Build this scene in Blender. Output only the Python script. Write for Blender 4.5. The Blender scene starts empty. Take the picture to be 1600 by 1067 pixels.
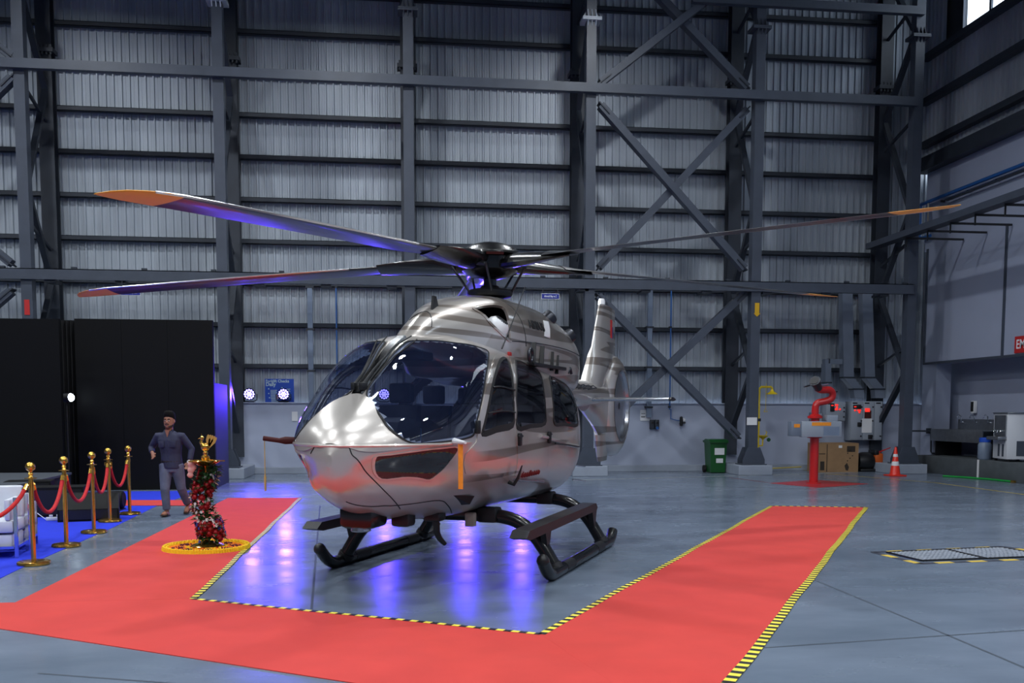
import bpy, bmesh, math, random
from mathutils import Vector, Matrix
from math import sin, cos, pi, radians as R

scene = bpy.context.scene
COL = scene.collection
rnd = random.Random(7)

# ------------------------------------------------------------------ camera
FPX, PCX, PCY, CAMH = 1487.8, 799.3, 757.1, 1.65          # focal length and principal point in pixels of 1600x1067
_y, _p, _r = R(6.94), R(4.37), R(0.06)
def _mul(a, b): return [[sum(a[i][k]*b[k][j] for k in range(3)) for j in range(3)] for i in range(3)]
RM = _mul(_mul(_mul([[cos(_r), -sin(_r), 0], [sin(_r), cos(_r), 0], [0, 0, 1]],
                    [[1, 0, 0], [0, cos(_p), -sin(_p)], [0, sin(_p), cos(_p)]]),
               [[1, 0, 0], [0, 0, -1], [0, 1, 0]]),
          [[cos(_y), -sin(_y), 0], [sin(_y), cos(_y), 0], [0, 0, 1]])
cam_data = bpy.data.cameras.new('camera'); cam = bpy.data.objects.new('camera', cam_data); COL.objects.link(cam)
cam_data.sensor_width = 36.0; cam_data.lens = FPX/1600*36.0
cam_data.shift_x = (800-PCX)/1600; cam_data.shift_y = (PCY-533.5)/1600
cam_data.clip_start = 0.05; cam_data.clip_end = 400
cam.matrix_world = Matrix(((RM[0][0], -RM[1][0], -RM[2][0], 0), (RM[0][1], -RM[1][1], -RM[2][1], 0),
                           (RM[0][2], -RM[1][2], -RM[2][2], CAMH), (0, 0, 0, 1)))
scene.camera = cam
def _ray(px, py):
    d = ((px-PCX)/FPX, (py-PCY)/FPX, 1.0)
    return Vector([sum(RM[k][i]*d[k] for k in range(3)) for i in range(3)])
def G(px, py, z=0.0):            # photo pixel -> point on a level plane
    d = _ray(px, py); return Vector((0, 0, CAMH)) + d*((z-CAMH)/d.z)
def W(px, py, Y):                # photo pixel -> point on a plane parallel to the back wall
    d = _ray(px, py); return Vector((0, 0, CAMH)) + d*(Y/d.y)
def WX(px, py, X):               # photo pixel -> point on a plane parallel to the right wall
    d = _ray(px, py); return Vector((0, 0, CAMH)) + d*(X/d.x)

# ------------------------------------------------------------------ world, exposure
world = bpy.data.worlds.new('daylight'); scene.world = world; world.use_nodes = True
world.node_tree.nodes['Background'].inputs[0].default_value = (0.80, 0.90, 1.0, 1)
world.node_tree.nodes['Background'].inputs[1].default_value = 4.0
vs = scene.view_settings
vs.view_transform = 'Standard'; vs.look = 'None'; vs.exposure = 0.0; vs.gamma = 1.0; vs.use_curve_mapping = False
scene.cycles.max_bounces = 8; scene.cycles.diffuse_bounces = 3; scene.cycles.glossy_bounces = 4
scene.cycles.transparent_max_bounces = 12; scene.cycles.sample_clamp_indirect = 6.0
scene.cycles.caustics_reflective = False; scene.cycles.caustics_refractive = False

def area_light(name, loc, size, power, color=(1, 1, 1), rot=(0, 0, 0), spread=180, sy=None):
    l = bpy.data.lights.new(name, 'AREA'); l.energy = power; l.color = color; l.spread = R(spread)
    l.shape = 'RECTANGLE' if sy else 'DISK'; l.size = size
    if sy: l.size_y = sy
    o = bpy.data.objects.new(name, l); o.location = loc; o.rotation_euler = rot; COL.objects.link(o)
    return o
# high-bay lamps of the hall: light sources just below the lamp bodies built further down
LAMPS = [(x, y) for x in (-15.5, -8.5, -1.5, 5.5, 11.0) for y in (-8.0, -1.0, 6.0, 13.0, 19.5) if not (x > 10 and y > 12)]
LAMP_Z = 13.2
for i, (x, y) in enumerate(LAMPS):
    area_light('high_bay_light', (x, y, LAMP_Z-0.34), 0.55, 300, (0.90, 0.95, 1.0), spread=165)

# ------------------------------------------------------------------ materials
def S(r, g, b):
    f = lambda c: (c/255/12.92) if c/255 <= 0.04045 else ((c/255+0.055)/1.055)**2.4
    return (f(r), f(g), f(b))
MATS = {}
def mat(name, col, rough=0.5, metal=0.0, var=0.0, scale=6.0, bump=0.0, bscale=60.0, coat=0.0, emit=None, estr=0.0, spec=0.5, rvar=0.0, stretch=None):
    if name in MATS: return MATS[name]
    m = bpy.data.materials.new(name); m.use_nodes = True; nt = m.node_tree; N = nt.nodes; K = nt.links
    b = N['Principled BSDF']
    b.inputs['Base Color'].default_value = (*col, 1); b.inputs['Roughness'].default_value = rough
    b.inputs['Metallic'].default_value = metal; b.inputs['Specular IOR Level'].default_value = spec
    if coat: b.inputs['Coat Weight'].default_value = coat; b.inputs['Coat Roughness'].default_value = 0.05
    if emit: b.inputs['Emission Color'].default_value = (*emit, 1); b.inputs['Emission Strength'].default_value = estr
    tc = N.new('ShaderNodeTexCoord'); src = tc.outputs['Object']
    if stretch:
        mp = N.new('ShaderNodeMapping'); mp.inputs['Scale'].default_value = stretch; K.new(src, mp.inputs[0]); src = mp.outputs[0]
    nz = N.new('ShaderNodeTexNoise'); nz.inputs['Scale'].default_value = scale; nz.inputs['Detail'].default_value = 5
    K.new(src, nz.inputs['Vector'])
    if var:
        rp = N.new('ShaderNodeValToRGB'); e = rp.color_ramp.elements
        e[0].position = 0.3; e[1].position = 0.72
        e[0].color = (*[max(0, c*(1-var)) for c in col], 1); e[1].color = (*[min(1, c*(1+var)) for c in col], 1)
        K.new(nz.outputs['Fac'], rp.inputs[0]); K.new(rp.outputs[0], b.inputs['Base Color'])
    if rvar:
        mr = N.new('ShaderNodeMapRange'); mr.inputs[1].default_value = 0.3; mr.inputs[2].default_value = 0.7
        mr.inputs[3].default_value = max(0, rough-rvar); mr.inputs[4].default_value = rough+rvar
        K.new(nz.outputs['Fac'], mr.inputs[0]); K.new(mr.outputs[0], b.inputs['Roughness'])
    if bump:
        n2 = N.new('ShaderNodeTexNoise'); n2.inputs['Scale'].default_value = bscale; n2.inputs['Detail'].default_value = 3
        K.new(src, n2.inputs['Vector'])
        bp = N.new('ShaderNodeBump'); bp.inputs['Strength'].default_value = bump; bp.inputs['Distance'].default_value = 0.01
        K.new(n2.outputs['Fac'], bp.inputs['Height']); K.new(bp.outputs[0], b.inputs['Normal'])
    MATS[name] = m
    return m

def stripe_mat(name, c1, c2, axis_period, rough=0.6, axis=0):
    """two-colour stripes along an object axis (hazard tape)"""
    m = bpy.data.materials.new(name); m.use_nodes = True; nt = m.node_tree; N = nt.nodes; K = nt.links
    b = N['Principled BSDF']; b.inputs['Roughness'].default_value = rough
    tc = N.new('ShaderNodeTexCoord'); sp = N.new('ShaderNodeSeparateXYZ'); K.new(tc.outputs['Object'], sp.inputs[0])
    d = N.new('ShaderNodeMath'); d.operation = 'DIVIDE'; d.inputs[1].default_value = axis_period; K.new(sp.outputs[axis], d.inputs[0])
    fr = N.new('ShaderNodeMath'); fr.operation = 'FRACT'; K.new(d.outputs[0], fr.inputs[0])
    gt = N.new('ShaderNodeMath'); gt.operation = 'GREATER_THAN'; gt.inputs[1].default_value = 0.5; K.new(fr.outputs[0], gt.inputs[0])
    mx = N.new('ShaderNodeMix'); mx.data_type = 'RGBA'; K.new(gt.outputs[0], mx.inputs[0])
    mx.inputs[6].default_value = (*c1, 1); mx.inputs[7].default_value = (*c2, 1); K.new(mx.outputs[2], b.inputs['Base Color'])
    MATS[name] = m
    return m

def glass_mat(name, tint, amount, rough=0.02, ior=1.5, body=(0.01, 0.012, 0.02)):
    """thin tinted pane: part of the light passes tinted, the rest meets dark film; glossy by Fresnel"""
    m = bpy.data.materials.new(name); m.use_nodes = True; nt = m.node_tree; N = nt.nodes; K = nt.links
    N.remove(N['Principled BSDF']); out = N['Material Output']
    tr = N.new('ShaderNodeBsdfTransparent'); tr.inputs[0].default_value = (*tint, 1)
    df = N.new('ShaderNodeBsdfDiffuse'); df.inputs[0].default_value = (*body, 1)
    gl = N.new('ShaderNodeBsdfGlossy'); gl.inputs['Roughness'].default_value = rough
    lw = N.new('ShaderNodeLayerWeight'); lw.inputs[0].default_value = 0.5          # Facing = 1-|cos|: Schlick, the same from both sides
    pw = N.new('ShaderNodeMath'); pw.operation = 'POWER'; pw.inputs[1].default_value = 5; K.new(lw.outputs['Facing'], pw.inputs[0])
    fr = N.new('ShaderNodeMapRange'); f0 = ((ior-1)/(ior+1))**2; fr.inputs[3].default_value = f0; fr.inputs[4].default_value = 1.0; K.new(pw.outputs[0], fr.inputs[0])
    m1 = N.new('ShaderNodeMixShader'); m1.inputs[0].default_value = amount; K.new(df.outputs[0], m1.inputs[1]); K.new(tr.outputs[0], m1.inputs[2])
    m2 = N.new('ShaderNodeMixShader'); K.new(fr.outputs[0], m2.inputs[0]); K.new(m1.outputs[0], m2.inputs[1]); K.new(gl.outputs[0], m2.inputs[2])
    K.new(m2.outputs[0], out.inputs['Surface'])
    MATS[name] = m
    return m

# ------------------------------------------------------------------ mesh building
class MB:
    def __init__(s): s.v = []; s.f = []
    def add(s, vs, fs):
        o = len(s.v); s.v += [tuple(p) for p in vs]; s.f += [tuple(i+o for i in f) for f in fs]; return s
    def box(s, x0, x1, y0, y1, z0, z1, bev=0.0):
        if bev:
            bm = bmesh.new(); bmesh.ops.create_cube(bm, size=1)
            for v in bm.verts: v.co = Vector(((x0+x1)/2+v.co.x*(x1-x0), (y0+y1)/2+v.co.y*(y1-y0), (z0+z1)/2+v.co.z*(z1-z0)))
            bmesh.ops.bevel(bm, geom=bm.edges[:], offset=min(bev, 0.49*min(x1-x0, y1-y0, z1-z0)), segments=2, affect='EDGES', profile=0.5)
            bm.verts.ensure_lookup_table(); bm.verts.index_update()
            s.add([v.co for v in bm.verts], [[v.index for v in f.verts] for f in bm.faces]); bm.free(); return s
        return s.add([(x0, y0, z0), (x1, y0, z0), (x1, y1, z0), (x0, y1, z0), (x0, y0, z1), (x1, y0, z1), (x1, y1, z1), (x0, y1, z1)],
                     [(0, 3, 2, 1), (4, 5, 6, 7), (0, 1, 5, 4), (1, 2, 6, 5), (2, 3, 7, 6), (3, 0, 4, 7)])
    def bar(s, a, b, w, h, up=(0, 0, 1)):
        """rectangular bar from a to b; w across, h along up"""
        a, b = Vector(a), Vector(b); d = (b-a).normalized(); u = Vector(up)
        if abs(d.dot(u)) > 0.99: u = Vector((0, 1, 0))
        sd = d.cross(u).normalized(); u = sd.cross(d).normalized()
        vs = [p+sd*(i*w/2)+u*(j*h/2) for p in (a, b) for i, j in ((-1, -1), (1, -1), (1, 1), (-1, 1))]
        return s.add(vs, [(0, 1, 2, 3), (7, 6, 5, 4), (0, 4, 5, 1), (1, 5, 6, 2), (2, 6, 7, 3), (3, 7, 4, 0)])
    def ibeam(s, a, b, w, h, t=0.02, up=(0, 0, 1)):
        a, b = Vector(a), Vector(b); d = (b-a).normalized(); u = Vector(up)
        if abs(d.dot(u)) > 0.99: u = Vector((0, 1, 0))
        sd = d.cross(u).normalized(); u = sd.cross(d).normalized()
        W2, H2, T = w/2, h/2, t
        pr = [(-W2, -H2), (W2, -H2), (W2, -H2+T), (T/2, -H2+T), (T/2, H2-T), (W2, H2-T), (W2, H2), (-W2, H2), (-W2, H2-T), (-T/2, H2-T), (-T/2, -H2+T), (-W2, -H2+T)]
        n = len(pr); vs = [p+sd*i+u*j for p in (a, b) for i, j in pr]
        return s.add(vs, [(i, (i+1) % n, n+(i+1) % n, n+i) for i in range(n)] + [tuple(reversed(range(n))), tuple(range(n, 2*n))])
    def tube(s, pts, r, seg=10, cap=True, closed=False):
        """round tube along a polyline; r a number or a list"""
        pts = [Vector(p) for p in pts]; n = len(pts); rr = r if isinstance(r, (list, tuple)) else [r]*n
        T = []
        for i in range(n):
            if closed: t = pts[(i+1) % n]-pts[i-1]
            else: t = pts[min(i+1, n-1)]-pts[max(i-1, 0)]
            T.append(t.normalized())
        u = Vector((0, 0, 1)) if abs(T[0].z) < 0.9 else Vector((1, 0, 0))
        u = (u-T[0]*u.dot(T[0])).normalized(); vs = []
        for i in range(n):
            u = (u-T[i]*u.dot(T[i])).normalized(); w = T[i].cross(u)
            vs += [pts[i]+(u*cos(2*pi*k/seg)+w*sin(2*pi*k/seg))*rr[i] for k in range(seg)]
        fs = []
        for i in range(n if closed else n-1):
            j = (i+1) % n
            fs += [(i*seg+k, i*seg+(k+1) % seg, j*seg+(k+1) % seg, j*seg+k) for k in range(seg)]
        if cap and not closed: fs += [tuple(reversed(range(seg))), tuple(range((n-1)*seg, n*seg))]
        return s.add(vs, fs)
    def cyl(s, a, b, r, seg=16, r2=None): return s.tube([a, b], [r, r if r2 is None else r2], seg)
    def lathe(s, prof, seg=24, c=(0, 0, 0), axis='z'):
        """profile [(radius, height)...] turned about an axis through c"""
        n = len(prof); vs = []
        for r, h in prof:
            for k in range(seg):
                a = 2*pi*k/seg; p = (r*cos(a), r*sin(a), h)
                if axis == 'x': p = (h, r*cos(a), r*sin(a))
                if axis == 'y': p = (r*sin(a), h, r*cos(a))
                vs.append((c[0]+p[0], c[1]+p[1], c[2]+p[2]))
        fs = [(i*seg+k, i*seg+(k+1) % seg, (i+1)*seg+(k+1) % seg, (i+1)*seg+k) for i in range(n-1) for k in range(seg)]
        if prof[0][0] > 1e-5: fs.append(tuple(reversed(range(seg))))
        if prof[-1][0] > 1e-5: fs.append(tuple(range((n-1)*seg, n*seg)))
        return s.add(vs, fs)
    def sphere(s, c, r, seg=12, rings=8, sc=(1, 1, 1)):
        vs = []; 
        for i in range(rings+1):
            t = pi*i/rings
            for k in range(seg):
                a = 2*pi*k/seg; vs.append((c[0]+r*sc[0]*sin(t)*cos(a), c[1]+r*sc[1]*sin(t)*sin(a), c[2]-r*sc[2]*cos(t)))
        return s.add(vs, [(i*seg+k, i*seg+(k+1) % seg, (i+1)*seg+(k+1) % seg, (i+1)*seg+k) for i in range(rings) for k in range(seg)])
    def prism(s, poly, h0, h1, plane='xy'):
        """extruded polygon; plane names the polygon's axes, the third axis runs h0..h1"""
        def P(u, v, h): return {'xy': (u, v, h), 'xz': (u, h, v), 'yz': (h, u, v)}[plane]
        n = len(poly); vs = [P(u, v, h) for h in (h0, h1) for u, v in poly]
        return s.add(vs, [(i, (i+1) % n, n+(i+1) % n, n+i) for i in range(n)] + [tuple(reversed(range(n))), tuple(range(n, 2*n))])
    def loft(s, rings, closed=True, caps=True):
        n = len(rings[0]); vs = [p for r in rings for p in r]; fs = []
        for i in range(len(rings)-1):
            for k in range(n if closed else n-1): fs.append((i*n+k, i*n+(k+1) % n, (i+1)*n+(k+1) % n, (i+1)*n+k))
        if caps and closed: fs += [tuple(reversed(range(n))), tuple(range((len(rings)-1)*n, len(rings)*n))]
        return s.add(vs, fs)
    def xf(s, M): s.v = [tuple(M @ Vector(p)) for p in s.v]; return s
    def mesh(s, name, m=None, smooth=35):
        me = bpy.data.meshes.new(name); me.from_pydata(s.v, [], s.f)
        bm = bmesh.new(); bm.from_mesh(me); bmesh.ops.remove_doubles(bm, verts=bm.verts, dist=1e-6)
        bmesh.ops.recalc_face_normals(bm, faces=bm.faces); bm.to_mesh(me); bm.free()
        if m: me.materials.append(MATS[m] if isinstance(m, str) else m)
        if smooth:
            me.polygons.foreach_set('use_smooth', [True]*len(me.polygons)); me.set_sharp_from_angle(angle=R(smooth))
        me.update(); return me
    def build(s, name, m=None, parent=None, smooth=35, loc=None, rot=None):
        return put(name, s.mesh(name, m, smooth), parent, loc, rot)

def put(name, me, parent=None, loc=None, rot=None):
    o = bpy.data.objects.new(name, me); COL.objects.link(o)
    if parent is not None: o.parent = parent
    if loc is not None: o.location = loc
    if rot is not None: o.rotation_euler = rot
    return o
def tag(o, label, cat, group=None):
    o['label'] = label; o['category'] = cat
    if group: o['group'] = group
    return o
def struct(o, label=None):
    o['kind'] = 'structure'
    if label: o['label'] = label
    return o
def thing(name, label, cat, loc=(0, 0, 0), rotz=0, group=None):
    o = bpy.data.objects.new(name, None); COL.objects.link(o); o.empty_display_size = 0.2
    o.location = loc; o.rotation_euler = (0, 0, rotz)
    return tag(o, label, cat, group)
def origin_to(o, p):
    """move a mesh object's origin to p without moving the mesh"""
    p = Vector(p); o.data.transform(Matrix.Translation(-p)); o.location = p; return o
def text_obj(name, s, size, m, parent=None, M=None, depth=0.003, align='CENTER', sx=1.0, bold=0.0):
    """lettering as a flat mesh in local XY, placed by matrix M"""
    c = bpy.data.curves.new(name, 'FONT'); c.body = s; c.size = size; c.align_x = align; c.align_y = 'CENTER'; c.extrude = depth/2; c.offset = bold
    c.resolution_u = 2
    t = bpy.data.objects.new(name, c); COL.objects.link(t); dg = bpy.context.evaluated_depsgraph_get()
    me = bpy.data.meshes.new_from_object(t.evaluated_get(dg)); bpy.data.objects.remove(t); bpy.data.curves.remove(c)
    if M is not None: me.transform(M @ Matrix.Diagonal((sx, 1, 1, 1)))
    me.materials.clear(); me.materials.append(MATS[m]); me.name = name
    return put(name, me, parent)
# lettering frames: XM = on a face looking to -Y (readable from the camera), RW = on a face looking to -X
def FACE_Y(p): return Matrix.Translation(Vector(p)) @ Matrix(((1, 0, 0, 0), (0, 0, -1, 0), (0, 1, 0, 0), (0, 0, 0, 1)))
def FACE_X(p): return Matrix.Translation(Vector(p)) @ Matrix(((0, 0, -1, 0), (-1, 0, 0, 0), (0, 1, 0, 0), (0, 0, 0, 1)))
# ================================================================== structure
mat('steel_grey', S(66, 73, 86), 0.42, 0.0, var=0.12, scale=3, bump=0.05)
mat('steel_dark', S(44, 50, 60), 0.5, 0.0, var=0.15, scale=3)
mat('steel_light', S(120, 134, 155), 0.4, 0.0, var=0.08, scale=4)
mat('galvanised', S(140, 148, 158), 0.38, 0.35, var=0.12, scale=5)
mat('black_gap', S(12, 13, 15), 0.8)
def cladding_mat():
    m = bpy.data.materials.new('cladding'); m.use_nodes = True; nt = m.node_tree; N = nt.nodes; K = nt.links
    b = N['Principled BSDF']; b.inputs['Metallic'].default_value = 0.2; b.inputs['Roughness'].default_value = 0.42
    g = N.new('ShaderNodeNewGeometry'); mp = N.new('ShaderNodeMapping'); mp.inputs['Scale'].default_value = (0.9, 0.9, 0.18); K.new(g.outputs['Position'], mp.inputs[0])
    n = N.new('ShaderNodeTexNoise'); n.inputs['Scale'].default_value = 0.8; n.inputs['Detail'].default_value = 6; K.new(mp.outputs[0], n.inputs['Vector'])
    r = N.new('ShaderNodeValToRGB'); r.color_ramp.elements[0].position = 0.3; r.color_ramp.elements[1].position = 0.7
    r.color_ramp.elements[0].color = (*S(142, 150, 161), 1); r.color_ramp.elements[1].color = (*S(188, 196, 205), 1)
    K.new(n.outputs['Fac'], r.inputs[0]); K.new(r.outputs[0], b.inputs['Base Color']); MATS['cladding'] = m
cladding_mat()
mat('wall_paint', S(170, 178, 198), 0.55, var=0.06, scale=0.9, bump=0.03)
mat('wall_paint_right', S(160, 168, 190), 0.55, var=0.05, scale=0.7, bump=0.03)
mat('ceiling_sheet', S(70, 76, 84), 0.6, var=0.1, scale=1)
mat('kerb', S(150, 158, 172), 0.6, var=0.08, scale=3)

def floor_mat():
    m = bpy.data.materials.new('floor_epoxy'); m.use_nodes = True; nt = m.node_tree; N = nt.nodes; K = nt.links
    b = N['Principled BSDF']; b.inputs['Specular IOR Level'].default_value = 0.5
    tc = N.new('ShaderNodeTexCoord')
    n1 = N.new('ShaderNodeTexNoise'); n1.inputs['Scale'].default_value = 0.55; n1.inputs['Detail'].default_value = 8; n1.inputs['Roughness'].default_value = 0.62
    mp = N.new('ShaderNodeMapping'); mp.inputs['Scale'].default_value = (0.6, 1.3, 1); K.new(tc.outputs['Object'], mp.inputs[0]); K.new(mp.outputs[0], n1.inputs['Vector'])
    r = N.new('ShaderNodeValToRGB'); e = r.color_ramp.elements; e[0].position = 0.3; e[1].position = 0.72
    e[0].color = (*S(94, 107, 123), 1); e[1].color = (*S(122, 134, 151), 1)
    K.new(n1.outputs['Fac'], r.inputs[0]); K.new(r.outputs[0], b.inputs['Base Color'])
    n2 = N.new('ShaderNodeTexNoise'); n2.inputs['Scale'].default_value = 1.7; n2.inputs['Detail'].default_value = 6; K.new(mp.outputs[0], n2.inputs['Vector'])
    mr = N.new('ShaderNodeMapRange'); mr.inputs[1].default_value = 0.3; mr.inputs[2].default_value = 0.7; mr.inputs[3].default_value = 0.16; mr.inputs[4].default_value = 0.30
    K.new(n2.outputs['Fac'], mr.inputs[0]); K.new(mr.outputs[0], b.inputs['Roughness'])
    n3 = N.new('ShaderNodeTexNoise'); n3.inputs['Scale'].default_value = 5; n3.inputs['Detail'].default_value = 4; K.new(tc.outputs['Object'], n3.inputs['Vector'])
    bp = N.new('ShaderNodeBump'); bp.inputs['Strength'].default_value = 0.06; bp.inputs['Distance'].default_value = 0.02
    K.new(n3.outputs['Fac'], bp.inputs['Height']); K.new(bp.outputs[0], b.inputs['Normal'])
    MATS['floor_epoxy'] = m
floor_mat()
XL, XR, YF, YB, ZC = -24.0, 15.8, -16.0, 26.5, 17.0
floor = struct(MB().box(XL-.3, XR+.6, YF-.3, YB+.5, -0.3, 0).build('floor', 'floor_epoxy', smooth=0))
mat('joint_line', S(62, 72, 84), 0.7)
mat('scratch_line', S(150, 160, 175), 0.6)
def floor_strip(pts, w, m, name, parent=None, z=0.0015):
    b = MB()
    for p, q in zip(pts[:-1], pts[1:]):
        p, q = Vector(p), Vector(q); d = (q-p).normalized(); n = Vector((-d.y, d.x, 0))*(w/2)
        b.add([(*(p+n).xy, z), (*(p-n).xy, z), (*(q-n).xy, z), (*(q+n).xy, z)], [(0, 1, 2, 3)])
    return b.build(name, m, parent, smooth=0)
for a, c in (((500, 790), (486, 962)), ((1270, 905), (1480, 992)), ((1195, 1012), (1640, 982)), ((1480, 992), (1640, 1060)), ((60, 1052), (500, 1085)), ((1100, 760), (1600, 772))):
    floor_strip([G(*a), G(*c)], 0.022, 'joint_line', 'floor_joint', floor)

# back wall: lower masonry, corrugated sheets above
wall_back = struct(MB().box(XL, XR+.4, 26.0, 26.25, 0, 1.87).build('wall_back', 'wall_paint', smooth=0))
MB().box(XL, 15.0, 25.94, 26.26, 1.87, 1.90).build('wall_coping', 'wall_paint', wall_back, smooth=0)
MB().box(XL, 15.0, 25.82, 26.0, 0, 0.17, 0.01).build('plinth_kerb', 'kerb', wall_back, smooth=0)
def sheet(width, zb, zt, pitch=0.2, d=0.05):
    prof = []; n = int(round(width/pitch))
    for i in range(n):
        x = i*pitch; prof += [(x, 0), (x+0.012, -d), (x+0.045, -d), (x+0.062, 0), (x+0.125, 0), (x+0.128, -0.006), (x+0.133, -0.006), (x+0.136, 0)]
    prof.append((width, 0))
    b = MB(); k = len(prof)
    b.add([(x, y, z) for z in (zb, zt) for x, y in prof], [(i, i+1, k+i+1, k+i) for i in range(k-1)])
    return b.mesh('cladding_sheet', 'cladding', smooth=0)
sh = sheet(1.0, 1.85, ZC-.2)
x = -17.0
while x < 15.9:
    put('cladding_sheet', sh, wall_back, (x, 26.42 + (0.004 if int(x) % 2 else 0), 0)); x += 1.0
MB().box(XL, XR+.4, 26.47, 26.6, 1.8, ZC).build('backing', 'steel_dark', wall_back, smooth=0)
GIRT_Z = [2.86, 3.95, 5.04, 6.13, 7.22, 8.31, 9.39, 10.45, 11.5, 12.55, 13.6]
COLX = [-13.23, -8.69, -4.16, 0.38, 4.95, 9.36, 13.68]
for z in GIRT_Z:
    for xa, xb in zip(COLX[:-1], COLX[1:]):
        b = MB(); b.box(xa, xb, 26.20, 26.215, z-.06, z+.06); b.box(xa, xb, 26.20, 26.36, z+.047, z+.06); b.box(xa, xb, 26.2, 26.36, z-.06, z-.047)
        b.build('girt', 'steel_dark', wall_back, smooth=0)

# right wall: masonry below a projecting white boxed panel, sheets and a window band above
wall_right = struct(MB().box(XR, XR+.3, YF, 26.2, 0, 8.4).build('wall_right', 'wall_paint_right', smooth=0))
box_p = MB(); box_p.box(15.0, XR, 6.0, 25.75, 3.04, 6.2)
box_p.build('projecting_panel', 'wall_paint_right', wall_right, smooth=0)
MB().box(15.05, XR, 6.0, 26.0, 6.2, 8.4).build('upper_masonry', 'wall_paint_right', wall_right, smooth=0)
MB().box(14.97, 15.0, 6.0, 25.78, 3.0, 3.06).build('edge_trim', 'steel_grey', wall_right, smooth=0)
for yy in (25.74, 22.2, 18.5): MB().box(14.965, 15.0, yy-.035, yy+.035, 3.04, 6.25).build('panel_joint', 'steel_grey', wall_right, smooth=0)
MB().box(15.05, 15.5, 25.2, 25.9, 0, 3.04).build('pier', 'wall_paint_right', wall_right, smooth=0)
MB().box(14.75, 15.15, YF, 26.1, 8.4, 8.78).build('eaves_beam', 'steel_dark', wall_right, smooth=0)
sh2 = sheet(1.0, 8.7, ZC-.2)
sh2w = sheet(1.0, 8.7, 11.82)
WIN_Y = (12.6, 24.8)
yy = 26.4
while yy > 6:
    lo = yy-1.0
    put('cladding_sheet', sh2w if (lo < WIN_Y[1]-.1 and yy > WIN_Y[0]) else sh2, wall_right, (15.12, yy, 0), (0, 0, -pi/2)); yy -= 1.0
mat('right_back', S(50, 55, 62), 0.7)
b = MB(); b.box(15.2, 15.35, YF, 26.4, 8.7, 11.82); b.box(15.2, 15.35, WIN_Y[1], 26.4, 11.82, ZC); b.box(15.2, 15.35, YF, WIN_Y[0], 11.82, ZC); b.box(15.2, 15.35, WIN_Y[0], WIN_Y[1], 13.6, ZC)
b.build('backing', 'right_back', wall_right, smooth=0)
for z in (9.2, 10.4, 11.62):
    b = MB(); b.box(14.86, 15.08, YF, 26.2, z-.08, z+.08); b.build('girt', 'steel_dark', wall_right, smooth=0)
glass_mat('window_glass', (0.95, 0.97, 1.0), 1.0)
win = struct(MB().box(15.22, 15.232, WIN_Y[0], WIN_Y[1], 11.82, 13.6).build('window_1', 'window_glass', smooth=0), 'bright high window band in right wall cladding')
k = WIN_Y[1]
while k > WIN_Y[0]:
    MB().box(15.2, 15.26, k-.04, k+.04, 11.82, 13.6).build('window_frame', 'steel_grey', win, smooth=0); k -= 1.22
MB().box(15.19, 15.27, WIN_Y[0], WIN_Y[1], 11.8, 11.88).build('window_sill', 'steel_grey', win, smooth=0)

# sides of the hall outside the picture, and the roof
mat('hall_sheet', S(78, 84, 92), 0.6, var=0.1, scale=0.6)
struct(MB().box(XL-.3, XL, YF, YB+.2, 0, ZC).build('wall_left', 'hall_sheet', smooth=0))
wf = struct(MB().box(XL-.3, XR+.6, YF-.3, YF, 0, ZC).build('wall_front', 'hall_sheet', smooth=0))
for i in range(10):
    MB().box(XL+.2+i*3.95, XL+.2+i*3.95+3.8, YF, YF+.12, 0.05, 9.0).build('door_leaf', 'steel_light', wf, smooth=0)
ceil = struct(MB().box(XL-.3, XR+.6, YF-.3, YB+.5, ZC, ZC+.2).build('ceiling', 'ceiling_sheet', smooth=0))
for i in range(7): MB().ibeam((XL, -13+i*6, ZC-.35), (XR, -13+i*6, ZC-.35), 0.3, 0.7, 0.03).build('rafter', 'steel_dark', ceil, smooth=0)

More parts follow.
